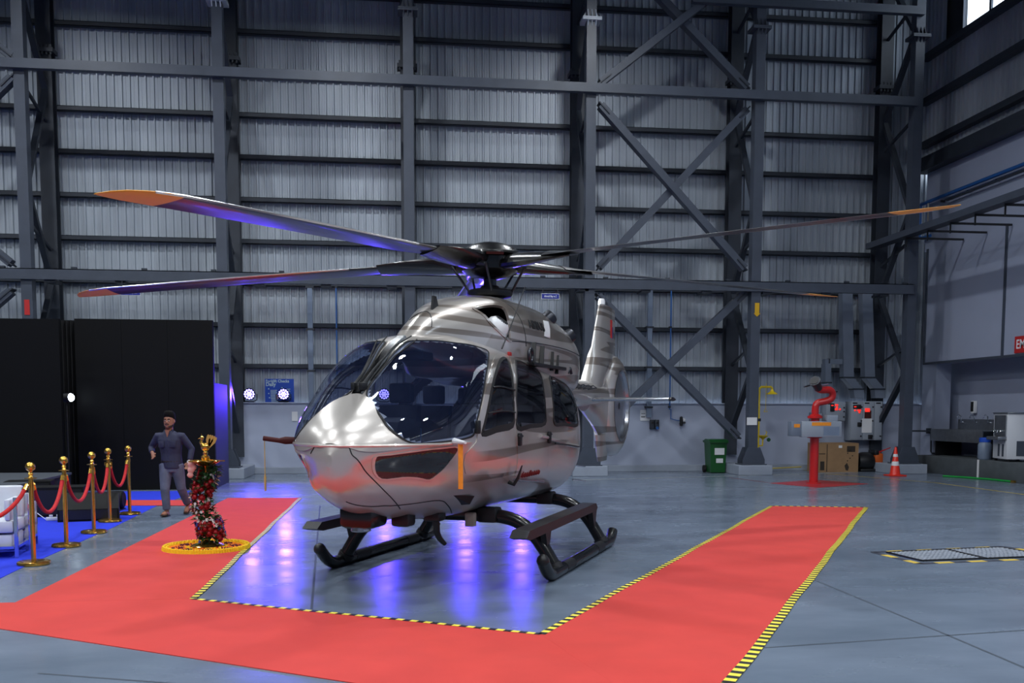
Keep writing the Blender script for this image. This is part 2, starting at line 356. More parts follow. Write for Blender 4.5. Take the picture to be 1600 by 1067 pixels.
# ---- laced steel columns, front legs 1.9 m before the wall
YFR, YRE = 24.3, 26.02
ZTIE, ZWALK = 9.73, 4.92
col_label = ['laced steel column far left behind the black stage panel', 'laced steel column beside the blue-lit end of the black backdrop', 'laced steel column directly left of the rotor mast',
             'laced steel column carrying the left ends of the cross braces', 'laced steel column with yellow arrow carrying the right ends of the cross braces', 'laced steel corner column where back wall meets right wall']
mat('splice_white', S(190, 198, 208), 0.4)
for ci, cx in enumerate(COLX[1:]):
    t = thing('steel_column', col_label[ci], 'column', (cx, YFR, 0), 0, 'laced wall columns')
    MB().box(-.125, .125, -.13, .13, 0.45, ZC-.2).build('front_leg', 'steel_grey', t, smooth=0)
    MB().ibeam((0, YRE-YFR, 0.45), (0, YRE-YFR, ZC-.2), 0.36, 0.3, 0.03, up=(0, 1, 0)).build('rear_leg', 'steel_dark', t, smooth=0)
    z0 = 0.9; up = True; step = 2.2
    zz = [1.1, 2.7, 4.92, 7.0, ZTIE, 11.6, 13.6, 15.5]
    for i in range(len(zz)-1):
        a, c = ((0, .1, zz[i]), (0, YRE-YFR-.1, zz[i+1])) if i % 2 else ((0, YRE-YFR-.1, zz[i]), (0, .1, zz[i+1]))
        MB().bar(a, c, 0.11, 0.14, up=(1, 0, 0)).build('lacing_bar', 'steel_dark', t, smooth=0)
    for z in (ZTIE-.35, 6.2, 3.4, 12.4):
        MB().bar((0, .1, z), (0, YRE-YFR-.1, z-.45), 0.06, 0.07).build('lacing_strut', 'steel_dark', t, smooth=0)
    zs = 11.43
    fl = MB(); fl.box(-.24, .24, -.22, .22, zs-.04, zs); fl.box(-.24, .24, -.22, .22, zs+.005, zs+.04)
    for sx in (-.1, 0, .1):
        fl.prism([(-.13, zs+.04), (-.22, zs+.04), (-.13, zs+.24)], sx-.012, sx+.012, 'yz'); fl.prism([(-.13, zs-.04), (-.21, zs-.04), (-.13, zs-.16)], sx-.012, sx+.012, 'yz')
    for sgn in (-1, 1): fl.prism([(sgn*.125, zs+.04), (sgn*.23, zs+.04), (sgn*.125, zs+.24)], -.012, .012, 'xz')
    fl.build('splice_flange', 'splice_white' if ci in (1, 3) else 'steel_grey', t, smooth=0)
    f2 = MB(); f2.box(-.26, .26, YRE-YFR-.26, YRE-YFR+.1, 10.62, 10.72)
    for sx in (-.2, -.1, 0, .1, .2): f2.box(sx-.02, sx+.02, YRE-YFR-.24, YRE-YFR-.2, 10.55, 10.8)
    f2.build('rear_flange', 'steel_dark', t, smooth=0)
    b = MB(); b.prism([(-.3, .28), (.3, .28), (.3, .40), (.17, .72), (-.17, .72), (-.3, .40)], -.2, -.17, 'xz')
    b.prism([(-.3, .28), (.3, .28), (.3, .40), (.17, .72), (-.17, .72), (-.3, .40)], .17, .2, 'xz'); b.box(-.33, .33, -.28, .28, .255, .29)
    b.build('base_gusset', 'steel_grey', t, smooth=0)
    MB().box(-.46, .46, -.36, YRE-YFR-.22, 0, .26, 0.015).build('concrete_plinth', 'kerb', t, smooth=0)

def beam(name, label, a, b, w, h, m='steel_grey', cat='beam', tri=True, group=None):
    o = MB().ibeam(a, b, w, h, 0.02).build(name, m, smooth=0) if tri else MB().bar(a, b, w, h).build(name, m, smooth=0)
    tag(o, label, cat, group); return origin_to(o, a)
YT = YFR-.2
beam('tie_beam', 'long horizontal tie beam crossing all columns high above the rotor', (-20, YT, ZTIE), (13.6, YT, ZTIE), 0.16, 0.22, tri=False)
beam('tie_beam', 'short horizontal tie beam at the top right edge of the picture', (7.5, YT, 12.02), (13.7, YT, 12.02), 0.16, 0.2, tri=False)
wk = thing('wall_walkway', 'horizontal channel walkway running along the columns level with the rotor', 'walkway', (0, YFR-.15, ZWALK))
MB().box(-20, 13.7, -.02, .0, -.12, .12).build('fascia_plate', 'steel_grey', wk, smooth=0)
MB().box(-20, 13.7, -.02, .55, .1, .12).build('deck', 'steel_light', wk, smooth=0)
MB().box(-20, 13.7, -.05, .1, -.14, -.12).build('bottom_flange', 'steel_grey', wk, smooth=0)
x = -19.5
while x < 13.5:
    MB().box(x-.12, x+.12, .02, .5, -.2, -.14).build('hanger_bracket', 'steel_dark', wk, smooth=0)
    MB().box(x+.5, x+.62, .0, .08, .12, .17).build('deck_clip', 'steel_dark', wk, smooth=0); x += 1.62
YBX = YFR-.02
def brace(label, a, b, w=0.24, m='steel_grey', dy=0.0):
    a = W(*a, YBX+dy); b = W(*b, YBX+dy); d = (b-a).normalized()
    t = thing('cross_brace', label, 'brace', a, 0, 'diagonal wall braces')
    MB().bar((0, 0, 0), b-a, 0.18, w, up=(0, -1, 0)).xf(Matrix()).build('brace_tube', m, t, smooth=0)
    n = (b-a).length
    for q in (d*0.12, d*(n-.12)):
        MB().bar(q-d*.2, q+d*.2, 0.03, w*1.25, up=(0, -1, 0)).build('end_plate', 'steel_dark', t, smooth=0)
    return t
MBbar = MB.bar
brace('diagonal brace falling right from the tie beam, middle panel', (938, 165), (1162, 420))
brace('diagonal brace rising right to the tie beam, middle panel', (936, 418), (1166, 172), dy=.2)
brace('diagonal brace rising right above the tie beam, cut by the top edge', (938, 130), (1112, -5))
brace('diagonal brace falling right above the tie beam, upper right', (1020, -15), (1166, 138), dy=.2)
brace('diagonal brace falling right below the walkway to the column foot by the green bin', (934, 462), (1152, 682))
brace('diagonal brace rising right below the walkway behind the helicopter fin', (938, 672), (1163, 458), dy=.2)
brace('stub of diagonal brace left edge above the tie beam', (-70, 20), (20, 90))
brace('stub of diagonal brace left edge below the tie beam', (20, 122), (-70, 210))
brace('stub of diagonal brace left edge above the walkway', (-70, 340), (18, 412))
brace('stub of diagonal brace left edge below the walkway', (18, 455), (-70, 530))

# high-bay lamp bodies over the hall (outside the picture, seen in the reflections)
mat('lamp_shell', S(60, 62, 66), 0.4, 0.6)
mat('lamp_glow', (0.9, 0.95, 1), 0.5, emit=(0.86, 0.93, 1.0), estr=30)
LM = [MB().lathe([(0.04, .75), (0.12, .7), (0.15, .4), (0.17, .38), (0.3, .05), (0.31, 0), (0.29, .02)], 20).mesh('housing', 'lamp_shell'), MB().lathe([(0.0, .02), (0.285, .02), (0.285, .03)], 20).mesh('diffuser', 'lamp_glow'), MB().cyl((0, 0, .7), (0, 0, ZC-LAMP_Z+.3), 0.012, 6).mesh('hanger_rod', 'steel_dark')]
for i, (x, y) in enumerate(LAMPS):
    t = thing('high_bay_lamp', 'round high-bay lamp hanging from the hall roof above the picture', 'lamp', (x, y, LAMP_Z-.3), 0, 'high-bay roof lamps')
    for nme, me in zip(('housing', 'diffuser', 'hanger_rod'), LM): put(nme, me, t)
# ================================================================== helicopter
# local frame: x forward, y to its left (port), z up, origin on the floor below the rotor axis
ST=[ # station x, belly z, widest z, roof z, half width, upper and lower exponents
(3.86,1.20,1.25,1.30,0.03,2.0,2.0),
(3.82,1.06,1.27,1.43,.16,2.0,1.9),
(3.72,.94,1.30,1.55,.32,2.0,1.85),
(3.5,.82,1.34,1.71,.53,2.0,1.8),
(3.25,.74,1.37,1.87,.68,2.0,1.8),
(3.0,.69,1.38,2.03,.79,2.0,1.85),
(2.7,.65,1.38,2.235,.855,2.3,1.95),
(2.4,.62,1.36,2.36,.885,2.55,2.1),
(2.0,.60,1.33,2.41,.90,2.75,2.3),
(1.0,.60,1.3,2.38,.905,2.75,2.5),
(0,.60,1.3,2.32,.905,2.65,2.7),
(-.6,.60,1.3,2.27,.895,2.5,3.0),
(-1.0,.66,1.35,2.25,.85,2.4,3.0),
(-1.4,.84,1.5,2.22,.72,2.1,2.8),
(-1.8,1.2,1.75,2.22,.50,2.1,2.4),
(-2.2,1.62,1.9,2.22,.26,2.0,2.0)]
CW=[ # the same for the engine cowling
(2.46,2.28,2.30,2.33,.04,2.,2),
(2.3,2.2,2.28,2.45,.15,2.1,5),
(2.0,2.1,2.3,2.61,.22,2.2,5),
(1.6,2.0,2.32,2.76,.38,2.3,5),
(1.2,2.0,2.33,2.86,.53,2.4,5),
(.7,2.0,2.34,2.94,.63,2.4,5),
(.2,1.95,2.34,2.97,.67,2.4,5),
(-.3,1.95,2.34,2.97,.69,2.4,5),
(-.8,1.95,2.34,2.95,.70,2.4,5),
(-1.3,1.9,2.34,2.89,.68,2.3,5),
(-1.7,1.9,2.34,2.82,.64,2.2,5),
(-2.1,1.9,2.34,2.70,.55,2.1,5),
(-2.4,1.95,2.34,2.56,.40,2,5)]
def pchip_tab(tab):
    T = sorted(tab); xs = [r[0] for r in T]; n = len(xs); h = [xs[i+1]-xs[i] for i in range(n-1)]; cols = []
    for k in range(1, 7):
        ys = [r[k] for r in T]; d = [(ys[i+1]-ys[i])/h[i] for i in range(n-1)]; m = [d[0]]+[0]*(n-2)+[d[-1]]
        for i in range(1, n-1):
            if d[i-1]*d[i] > 0: w1 = 2*h[i]+h[i-1]; w2 = h[i]+2*h[i-1]; m[i] = (w1+w2)/(w1/d[i-1]+w2/d[i])
        cols.append((ys, m))
    def f(x):
        i = 0
        while i < n-2 and x > xs[i+1]: i += 1
        t = (x-xs[i])/h[i]; a = (1+2*t)*(1-t)**2; b = t*(1-t)**2*h[i]; c = t*t*(3-2*t); e = t*t*(t-1)*h[i]
        return [ys[i]*a+m[i]*b+ys[i+1]*c+m[i+1]*e for ys, m in cols]
    return f
class Surf:
    def __init__(s, tab, scallop=False): s.scallop = scallop; s.sec = pchip_tab(tab); s.x0 = min(r[0] for r in tab); s.x1 = max(r[0] for r in tab); s.cache = {}
    def P(s, x, t):
        x = max(s.x0, min(s.x1, x)); k = round(x, 4)
        if k not in s.cache: s.cache[k] = s.sec(k)
        zb, zm, zt, w, nu, nl = s.cache[k]; c = cos(t); sn = sin(t); sg = 1 if c >= 0 else -1; c = abs(c)
        if sn >= 0: return Vector((x, sg*w*c**(2/nu), zm+(zt-zm)*sn**(2/nu)))
        y = w*c**(2/nl)
        if s.scallop and x > 2.6:
            g = min(1, (x-2.6)/.5)*min(1, max(0, (3.84-x)/.12)); a = math.atan2(-sn, c)
            y *= 1-0.13*g*math.exp(-((a-.42)/.26)**2)
        return Vector((x, sg*y, zm-(zm-zb)*(-sn)**(2/nl)))
    def N(s, x, t):
        e = 0.004; a = s.P(x+e, t)-s.P(x-e, t); b = s.P(x, t+e)-s.P(x, t-e); n = a.cross(b)
        if n.length < 1e-12: return Vector((1, 0, 0))
        n.normalize(); q = s.P(x, t); c = Vector((min(q.x, 2.2), 0, 1.6 if s is BODY else 2.4))
        return n if n.dot(q-c) > 0 else -n
    def O(s, x, t, off): return s.P(x, t)+s.N(x, t)*off
BODY = Surf(ST, True); COWL = Surf(CW)
from mathutils.geometry import delaunay_2d_cdt
TS = 0.85
def inside(p, poly):
    r = False; j = len(poly)-1
    for i in range(len(poly)):
        a, b = poly[i], poly[j]
        if (a[1] > p[1]) != (b[1] > p[1]) and p[0] < (b[0]-a[0])*(p[1]-a[1])/(b[1]-a[1])+a[0]: r = not r
        j = i
    return r
def smooth_poly(pl, n=4, closed=True):
    out = []; m = len(pl)
    for i in range(m if closed else m-1):
        g = lambda k: Vector(pl[k % m]) if closed else Vector(pl[max(0, min(m-1, k))])
        p0, p1, p2, p3 = g(i-1), g(i), g(i+1), g(i+2)
        for q in range(n):
            t = q/n; out.append(0.5*((2*p1)+(p2-p0)*t+(2*p0-5*p1+4*p2-p3)*t*t+(3*p1-p0-3*p2+p3)*t**3))
    if not closed: out.append(Vector(pl[-1]))
    return out
def inset(pl, d):
    """move a closed outline inward by d (x, t*TS space)"""
    q = [Vector((p[0], p[1]*TS)) for p in pl]; n = len(q)
    ar = sum(q[i].x*q[(i+1) % n].y-q[(i+1) % n].x*q[i].y for i in range(n)); sg = 1 if ar > 0 else -1; out = []
    for i in range(n):
        t = (q[(i+1) % n]-q[i-1]); nn = Vector((-t.y, t.x)).normalized()*sg*d
        out.append(Vector(((q[i]+nn).x, (q[i]+nn).y/TS)))
    return out
def patch(sf, outline, off, step=0.05, hole=None, thick=0.0, mirror=False):
    """panel lying on a surface, outline in (x, angle); optional hole; optional thickness with a rim"""
    loops = [outline]+([hole] if hole else []); pts = []; edges = []
    for lp in loops:
        o = len(pts); pts += [Vector((p[0], p[1]*TS)) for p in lp]; edges += [(o+i, o+(i+1) % len(lp)) for i in range(len(lp))]
    U = [p.x for p in pts]; V = [p.y for p in pts]; ol = [(p[0], p[1]*TS) for p in outline]; hl = [(p[0], p[1]*TS) for p in hole] if hole else None
    u = min(U)+step/2
    while u < max(U):
        v = min(V)+step/2
        while v < max(V):
            if inside((u, v), ol) and not (hl and inside((u, v), hl)):
                if min((u-p.x)**2+(v-p.y)**2 for p in pts[:len(edges)]) > (step*0.45)**2: pts.append(Vector((u, v)))
            v += step
        u += step
    vs, es, fs, *_ = delaunay_2d_cdt(pts, edges, [], 0, 1e-6)
    F = []
    for f in fs:
        c = (sum(vs[i].x for i in f)/len(f), sum(vs[i].y for i in f)/len(f))
        if inside(c, ol) and not (hl and inside(c, hl)): F.append(tuple(f))
    mm = (lambda t: pi-t) if mirror else (lambda t: t)
    b = MB(); top = [sf.O(p.x, mm(p.y/TS), off) for p in vs]
    b.add(top, F)
    if thick:
        cnt = {}
        for f in F:
            for i in range(len(f)):
                e = (f[i], f[(i+1) % len(f)]); k = tuple(sorted(e)); cnt.setdefault(k, []).append(e)
        low = [sf.O(p.x, mm(p.y/TS), off-thick) for p in vs]; n = len(top); b.v += [tuple(p) for p in low]
        for k, es_ in cnt.items():
            if len(es_) == 1: a, c = es_[0]; b.f.append((a, c, c+n, a+n))
    return b
def on_surf(sf, line, off, mirror=False, n=6):
    return [sf.O(p[0], (pi-p[1]) if mirror else p[1], off) for p in smooth_poly(line, n, False)]

# --- paint: champagne silver with darker flowing streaks along the sides
def paint_mat():
    m = bpy.data.materials.new('silver_paint'); m.use_nodes = True; nt = m.node_tree; N = nt.nodes; K = nt.links
    b = N['Principled BSDF']; b.inputs['Metallic'].default_value = 0.58; b.inputs['Roughness'].default_value = 0.30
    b.inputs['Coat Weight'].default_value = 0.7; b.inputs['Coat Roughness'].default_value = 0.04
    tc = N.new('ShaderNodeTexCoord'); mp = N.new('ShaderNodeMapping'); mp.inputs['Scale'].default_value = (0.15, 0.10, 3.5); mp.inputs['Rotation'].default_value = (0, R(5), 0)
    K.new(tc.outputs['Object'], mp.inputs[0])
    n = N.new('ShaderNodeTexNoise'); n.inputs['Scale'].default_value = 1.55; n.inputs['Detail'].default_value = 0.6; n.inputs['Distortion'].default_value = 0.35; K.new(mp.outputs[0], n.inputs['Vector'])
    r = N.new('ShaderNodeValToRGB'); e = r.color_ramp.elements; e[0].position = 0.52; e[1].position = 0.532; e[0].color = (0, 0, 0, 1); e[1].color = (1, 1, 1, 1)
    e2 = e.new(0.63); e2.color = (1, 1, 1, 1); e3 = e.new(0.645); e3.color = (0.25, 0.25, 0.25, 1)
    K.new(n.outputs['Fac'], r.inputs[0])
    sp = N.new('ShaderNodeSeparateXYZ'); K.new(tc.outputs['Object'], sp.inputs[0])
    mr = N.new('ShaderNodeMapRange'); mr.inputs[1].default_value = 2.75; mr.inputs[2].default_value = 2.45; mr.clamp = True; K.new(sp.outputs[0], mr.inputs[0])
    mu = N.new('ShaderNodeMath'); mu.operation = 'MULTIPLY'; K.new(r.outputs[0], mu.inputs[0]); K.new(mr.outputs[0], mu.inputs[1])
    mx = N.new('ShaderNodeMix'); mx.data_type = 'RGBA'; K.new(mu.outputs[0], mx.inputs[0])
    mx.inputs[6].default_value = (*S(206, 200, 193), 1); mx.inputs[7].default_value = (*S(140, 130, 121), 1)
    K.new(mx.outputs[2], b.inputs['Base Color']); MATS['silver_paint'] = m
paint_mat()
glass_mat('windshield_glass', (0.74, 0.82, 0.98), 0.84, 0.015, 1.75, (0.025, 0.04, 0.11))
glass_mat('cabin_glass', (0.62, 0.62, 0.70), 0.72, 0.02, 1.55, (0.006, 0.006, 0.010))
glass_mat('chin_glass', (0.2, 0.22, 0.25), 0.3, 0.03, 1.75, (0.03, 0.04, 0.045))
mat('gloss_black', S(10, 11, 13), 0.25, 0.0, coat=0.2)
mat('satin_black', S(20, 21, 24), 0.45)
mat('rubber_black', S(16, 16, 18), 0.7)
mat('blade_dark', S(24, 25, 30), 0.34, 0.0, var=0.1, scale=3, coat=0.3)
mat('blade_edge', S(205, 208, 212), 0.28, 0.9)
mat('blade_tip', S(244, 176, 60), 0.4)
mat('dark_metal', S(60, 62, 68), 0.35, 0.8)
mat('bright_metal', S(190, 192, 198), 0.22, 0.95)
mat('cabin_dark', S(26, 27, 32), 0.7)
mat('seat_cloth', S(44, 44, 52), 0.8, var=0.1, scale=20)
mat('seat_red', S(120, 20, 30), 0.7)
mat('cover_red', S(66, 16, 15), 0.85)
mat('ribbon_orange', S(245, 150, 40), 0.6, var=0.08, scale=30)
mat('text_black', S(18, 18, 20), 0.5)
mat('text_red', S(190, 40, 36), 0.5)
mat('script_red', S(120, 22, 26), 0.6)
mat('text_white', S(235, 238, 242), 0.6)
mat('label_white', S(225, 226, 228), 0.4)
mat('tan_box', S(170, 165, 150), 0.5)

heli = thing('helicopter', 'silver twin-engine helicopter with five drooping rotor blades standing on black skids', 'helicopter', (1.12, 11.34, 0), R(244.5))

WS = smooth_poly([(3.364, 1.43), (3.45, 1.25), (3.514, 1.072), (3.573, 0.668), (3.549, 0.349), (3.475, 0.124), (3.342, 0.047), (3.121, 0.029), (2.89, 0.037), (2.79, 0.046), (2.745, 0.075), (2.674, 0.186), (2.5, 0.364), (2.264, 0.572), (1.95, 0.80), (1.79, 0.91), (1.80, 0.975), (2.033, 1.013), (2.262, 1.098), (2.406, 1.213), (2.497, 1.342), (2.53, 1.43), (2.57, 1.49), (2.66, 1.505), (2.963, 1.503), (3.209, 1.49)], 3)
FW = smooth_poly([(2.625, 0.032), (2.573, 0.138), (2.329, 0.388), (2.069, 0.579), (1.692, 0.783), (1.402, 0.883), (1.341, 0.833), (1.486, 0.644), (1.671, 0.398), (1.759, 0.214), (1.835, 0.08), (2.297, 0.049)], 3)
SW = smooth_poly([(1.028, 0.883), (0.49, 0.849), (0.33, 0.753), (0.55, 0.482), (0.666, 0.242), (0.741, 0.106), (1.279, 0.083), (1.719, 0.066), (1.699, 0.216), (1.609, 0.402)], 3)
RW_ = smooth_poly([(-0.129, 0.784), (-0.835, 0.761), (-1.02, 0.623), (-0.938, 0.4), (-0.817, 0.212), (-0.745, 0.114), (-0.075, 0.109), (0.361, 0.109), (0.355, 0.253), (0.228, 0.494)], 3)
CH = smooth_poly([(3.707, -0.07), (3.605, -0.06), (3.426, -0.061), (3.186, -0.058), (2.981, -0.062), (2.983, -0.24), (3.01, -0.399), (3.111, -0.544), (3.26, -0.524), (3.414, -0.521), (3.602, -0.571), (3.68, -0.363)], 3)
FD = smooth_poly([(2.723, 0.002), (2.64, 0.2), (2.553, 0.29), (2.2, 0.58), (1.75, 0.83), (1.42, 0.95), (1.28, 0.9), (1.45, 0.62), (1.66, 0.3), (1.763, 0.009), (1.75, -0.2), (1.70, -0.34), (1.888, -0.384), (2.621, -0.424), (2.759, -0.375), (2.852, -0.167)], 2)
SD = smooth_poly([(1.08, 0.96), (0.45, 0.93), (0.24, 0.80), (0.42, 0.52), (0.56, 0.246), (0.602, 0.005), (0.55, -0.3), (0.50, -0.49), (1.571, -0.392), (1.64, -0.3), (1.713, 0.01), (1.735, 0.217), (1.66, 0.42)], 2)
OPEN = [inset(p, 0.03) for p in (WS, FW, SW, RW_, CH)]
BBOX = [(min(p.x for p in o), max(p.x for p in o), min(p.y for p in o), max(p.y for p in o)) for o in OPEN]

def body_grid(sf, xs, nt, cut=None, name='', m='silver_paint', parent=None, cutboth=True):
    b = MB(); V = [sf.P(x, 2*pi*k/nt) for x in xs for k in range(nt)]; F = []
    for i in range(len(xs)-1):
        for k in range(nt):
            if cut:
                t = 2*pi*(k+.5)/nt; x = (xs[i]+xs[i+1])/2
                if t > pi: t -= 2*pi
                tt = t if abs(t) <= pi/2 else (pi-t if t > 0 else -pi-t)
                if (cutboth or abs(t) <= pi/2) and any(bb[0] < x < bb[1] and bb[2] < tt < bb[3] and inside((x, tt), o) for o, bb in cut): continue
            F.append((i*nt+k, i*nt+(k+1) % nt, (i+1)*nt+(k+1) % nt, (i+1)*nt+k))
    b.add(V, F)
    n = len(xs); b.f += [tuple(range(nt)), tuple(range((n-1)*nt, n*nt))]
    return b
xs = [-2.2+(3.86+2.2)*i/150 for i in range(138)]; xl = xs[-1]
xs += [xl+(3.86-xl)*(1-(1-i/22)**2) for i in range(1, 23)]
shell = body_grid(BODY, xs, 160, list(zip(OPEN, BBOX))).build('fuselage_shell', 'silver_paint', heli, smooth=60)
cs = [-2.4+(2.46+2.4)*i/110 for i in range(111)]
INT = smooth_poly([(1.40, 0.86), (1.30, 0.90), (1.0, 0.90), (0.82, 0.80), (0.85, 0.60), (0.93, 0.30), (0.96, 0.08), (1.14, 0.20), (1.28, 0.40), (1.33, 0.62)], 3)
bbI = (min(p.x for p in INT), max(p.x for p in INT), min(p.y for p in INT), max(p.y for p in INT))
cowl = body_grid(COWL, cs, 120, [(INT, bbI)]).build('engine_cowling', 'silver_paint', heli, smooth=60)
for mir in (False, True):
    w = patch(BODY, WS, 0.006, 0.06, mirror=mir).build('windshield', 'windshield_glass', heli, smooth=60); w['label'] = 'curved bluish windshield pane'
    patch(BODY, WS, 0.008, 0.05, hole=inset(WS, 0.016), thick=0.008, mirror=mir).build('seal', 'rubber_black', w, smooth=60)
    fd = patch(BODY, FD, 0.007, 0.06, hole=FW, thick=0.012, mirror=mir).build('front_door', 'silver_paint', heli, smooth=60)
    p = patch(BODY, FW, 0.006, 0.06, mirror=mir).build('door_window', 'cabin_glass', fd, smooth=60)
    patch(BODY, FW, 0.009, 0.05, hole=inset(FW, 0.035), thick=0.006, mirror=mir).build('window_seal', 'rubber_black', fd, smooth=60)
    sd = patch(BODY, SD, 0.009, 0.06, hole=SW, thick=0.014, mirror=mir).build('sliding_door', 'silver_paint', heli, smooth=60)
    patch(BODY, SW, 0.008, 0.06, mirror=mir).build('door_window', 'cabin_glass', sd, smooth=60)
    patch(BODY, SW, 0.011, 0.05, hole=inset(SW, 0.025), thick=0.006, mirror=mir).build('window_seal', 'rubber_black', sd, smooth=60)
    rw = patch(BODY, RW_, 0.006, 0.06, mirror=mir).build('rear_window', 'cabin_glass', heli, smooth=60)
    patch(BODY, RW_, 0.008, 0.05, hole=inset(RW_, 0.025), thick=0.006, mirror=mir).build('seal', 'rubber_black', rw, smooth=60)
    cw = patch(BODY, CH, 0.005, 0.05, mirror=mir).build('chin_window', 'chin_glass', heli, smooth=60)
    patch(BODY, CH, 0.010, 0.05, hole=inset(CH, 0.018), thick=0.010, mirror=mir).build('rim', 'silver_paint', cw, smooth=60)
    # window bars of the front door and its handles
    for tl in ([(2.25, 0.42), (1.66, 0.40)], [(2.48, 0.20), (1.77, 0.19)]):
        MB().tube(on_surf(BODY, tl, 0.015, mir), 0.008, 6).build('window_bar', 'satin_black', fd)
    for x, t, par in ((1.70, 0.05, fd), (0.66, 0.06, sd)):
        c = BODY.O(x, pi-t if mir else t, 0.03); b = MB(); b.box(c.x-.03, c.x+.03, c.y-.018, c.y+.018, c.z-.13, c.z-.0, 0.012); b.box(c.x-.08, c.x+.05, c.y-.012, c.y+.012, c.z-.045, c.z-.02, 0.008)
        b.build('door_handle', 'satin_black', par)
    # sliding door rail, sill rail, side antenna, scoop
    MB().tube(on_surf(BODY, [(0.95, 0.036), (0.131, 0.0), (-0.66, -0.032)], 0.015, mir), 0.022, 8).build('door_rail', 'silver_paint', heli)
    MB().tube(on_surf(BODY, [(0.45, -0.0), (-0.2, -0.02), (-0.66, -0.036)], 0.035, mir), 0.010, 6).build('rail_slot', 'satin_black', heli)
    MB().tube(on_surf(BODY, [(1.62, -0.43), (1.0, -0.48), (0.45, -0.55)], 0.01, mir), 0.016, 6).build('sill_rail', 'bright_metal', heli)
    a = [BODY.O(1.72, (pi-q) if mir else q, o_) for q, o_ in ((-0.47, 0.0), (-0.46, 0.06), (-0.36, 0.07), (-0.2, 0.075))]
    MB().tube(a, [0.022, 0.02, 0.016, 0.006], 8).build('blade_antenna', 'satin_black', heli)
    if not mir: c0 = BODY.O(2.70, -0.744, 0.0); c1 = BODY.O(2.38, -0.69, 0.02); c2 = BODY.O(2.37, -0.90, 0.0); c3 = BODY.O(2.40, -.79, 0.055)
    if not mir: MB().add([c0, c1, c2, c3], [(0, 1, 3), (1, 2, 3), (0, 3, 2), (0, 2, 1)]).build('air_scoop', 'satin_black', heli, smooth=0)
    # mirrors on the front of the door frame
    c = BODY.O(2.72, pi-0.14 if mir else 0.14, 0.03); MB().box(c.x-.02, c.x+.03, c.y-.02, c.y+.02, c.z-.08, c.z+.04, 0.01).build('hinge_block', 'satin_black', heli)
for ln, mir in (([(3.802, 0.96), (3.809, 0.482), (3.799, 0.028), (3.727, -0.383), (3.547, -0.774), (3.168, -1.09)], False), ([(3.802, 0.96), (3.809, 0.482), (3.80, 0.15)], True),
                ([(3.381, -1.092), (2.895, -0.852), (2.585, -0.93), (2.218, -1.135)], False), ([(3.66, -1.431), (3.381, -1.092)], False)):
    MB().tube(on_surf(BODY, ln, 0.0, mir), 0.0055, 6).build('panel_seam', 'satin_black', heli)
# centre post, wipers
cp = [(BODY.O(x, pi/2, 0.012)) for x in (3.36, 3.2, 3.0, 2.8, 2.6, 2.45)]
b = MB(); ring = [[p+Vector((0, y, dz)) for y, dz in ((-.055, -.02), (-.04, .010), (.04, .010), (.055, -.02))] for p in cp]
b.loft(ring, closed=False).build('centre_post', 'gloss_black', heli)
for sy in (-1, 1):
    ws = thing_ = MB().tube([BODY.O(3.30, pi/2-sy*.06, .05), BODY.O(3.1, pi/2-sy*.05, .055), BODY.O(2.75, pi/2-sy*.07, .05), BODY.O(2.5, pi/2-sy*.09, .03)], [.016, .012, .009, .007], 8).build('wiper_arm', 'satin_black', heli)
    MB().tube([BODY.O(3.15, pi/2-sy*.10, .022), BODY.O(2.85, pi/2-sy*.13, .022), BODY.O(2.55, pi/2-sy*.17, .022)], .007, 6).build('wiper_blade', 'rubber_black', ws)
    c = BODY.O(3.3, pi/2-sy*.06, .03); MB().box(c.x-.05, c.x+.05, c.y-.02, c.y+.02, c.z-.03, c.z+.04, .01).build('wiper_pivot', 'satin_black', ws)
# nose cap: raised pillar fairing between the windshields
NCh = [(3.375, 1.5), (3.43, 1.25), (3.53, 1.0), (3.59, 0.66), (3.57, 0.33), (3.50, 0.12), (3.38, 0.045), (3.6, 0.03), (3.75, 0.14), (3.81, 0.5), (3.832, 1.1)]
NC = smooth_poly(NCh[1:]+[(x, pi-t) for x, t in NCh[:0:-1]], 3)
NC = smooth_poly([(3.37, pi/2-.06)]+NCh[1:]+[(x, pi-t) for x, t in NCh[:0:-1]]+[(3.37, pi/2+.06)], 3)
patch(BODY, NC, 0.010, 0.05, thick=0.008).build('nose_fairing', 'silver_paint', heli, smooth=60)
# chine lip running round the nose under both windshields
lip = []
for x in [2.80+1.03*(1-(1-i/26)**2) for i in range(27)]:
    zb_, zm_, zt_, w_, nu_, nl_ = BODY.sec(x); q = max(0, min(1, (1.372-zm_)/(zt_-zm_))); lip.append((x, math.asin(min(1, q**(nu_/2)))))
pts = [BODY.O(x, t, .002) for x, t in lip]+[BODY.O(x, pi-t, .002) for x, t in reversed(lip)]
MB().tube(pts, [.004]+[.016]*(len(pts)-2)+[.004], 8).build('chine_lip', 'silver_paint', heli)

# --- interior seen through the panes
MB().box(-.7, 2.6, -.46, .46, .80, .84).build('cabin_floor', 'cabin_dark', heli, smooth=0)
MB().prism([(-.95, .8), (-.88, .8), (-.8, 2.0), (-.95, 2.0)], -.6, .6, 'xz').build('rear_bulkhead', 'cabin_dark', heli, smooth=0)
dash = MB().prism([(3.15, 1.18), (3.32, 1.40), (3.26, 1.56), (3.10, 1.60), (2.78, 1.56), (2.85, 1.18)], -.34, .34, 'xz').build('instrument_panel', 'cabin_dark', heli, smooth=0)
mat('screen_dim', S(20, 28, 40), 0.2, emit=S(60, 90, 130), estr=0.15)
for yy in (-.24, 0, .24): MB().box(2.77, 2.775, yy-.1, yy+.1, 1.28, 1.5).build('display', 'screen_dim', dash, smooth=0)
MB().box(2.2, 2.85, -.13, .13, .8, 1.15, .03).build('centre_console', 'cabin_dark', heli)
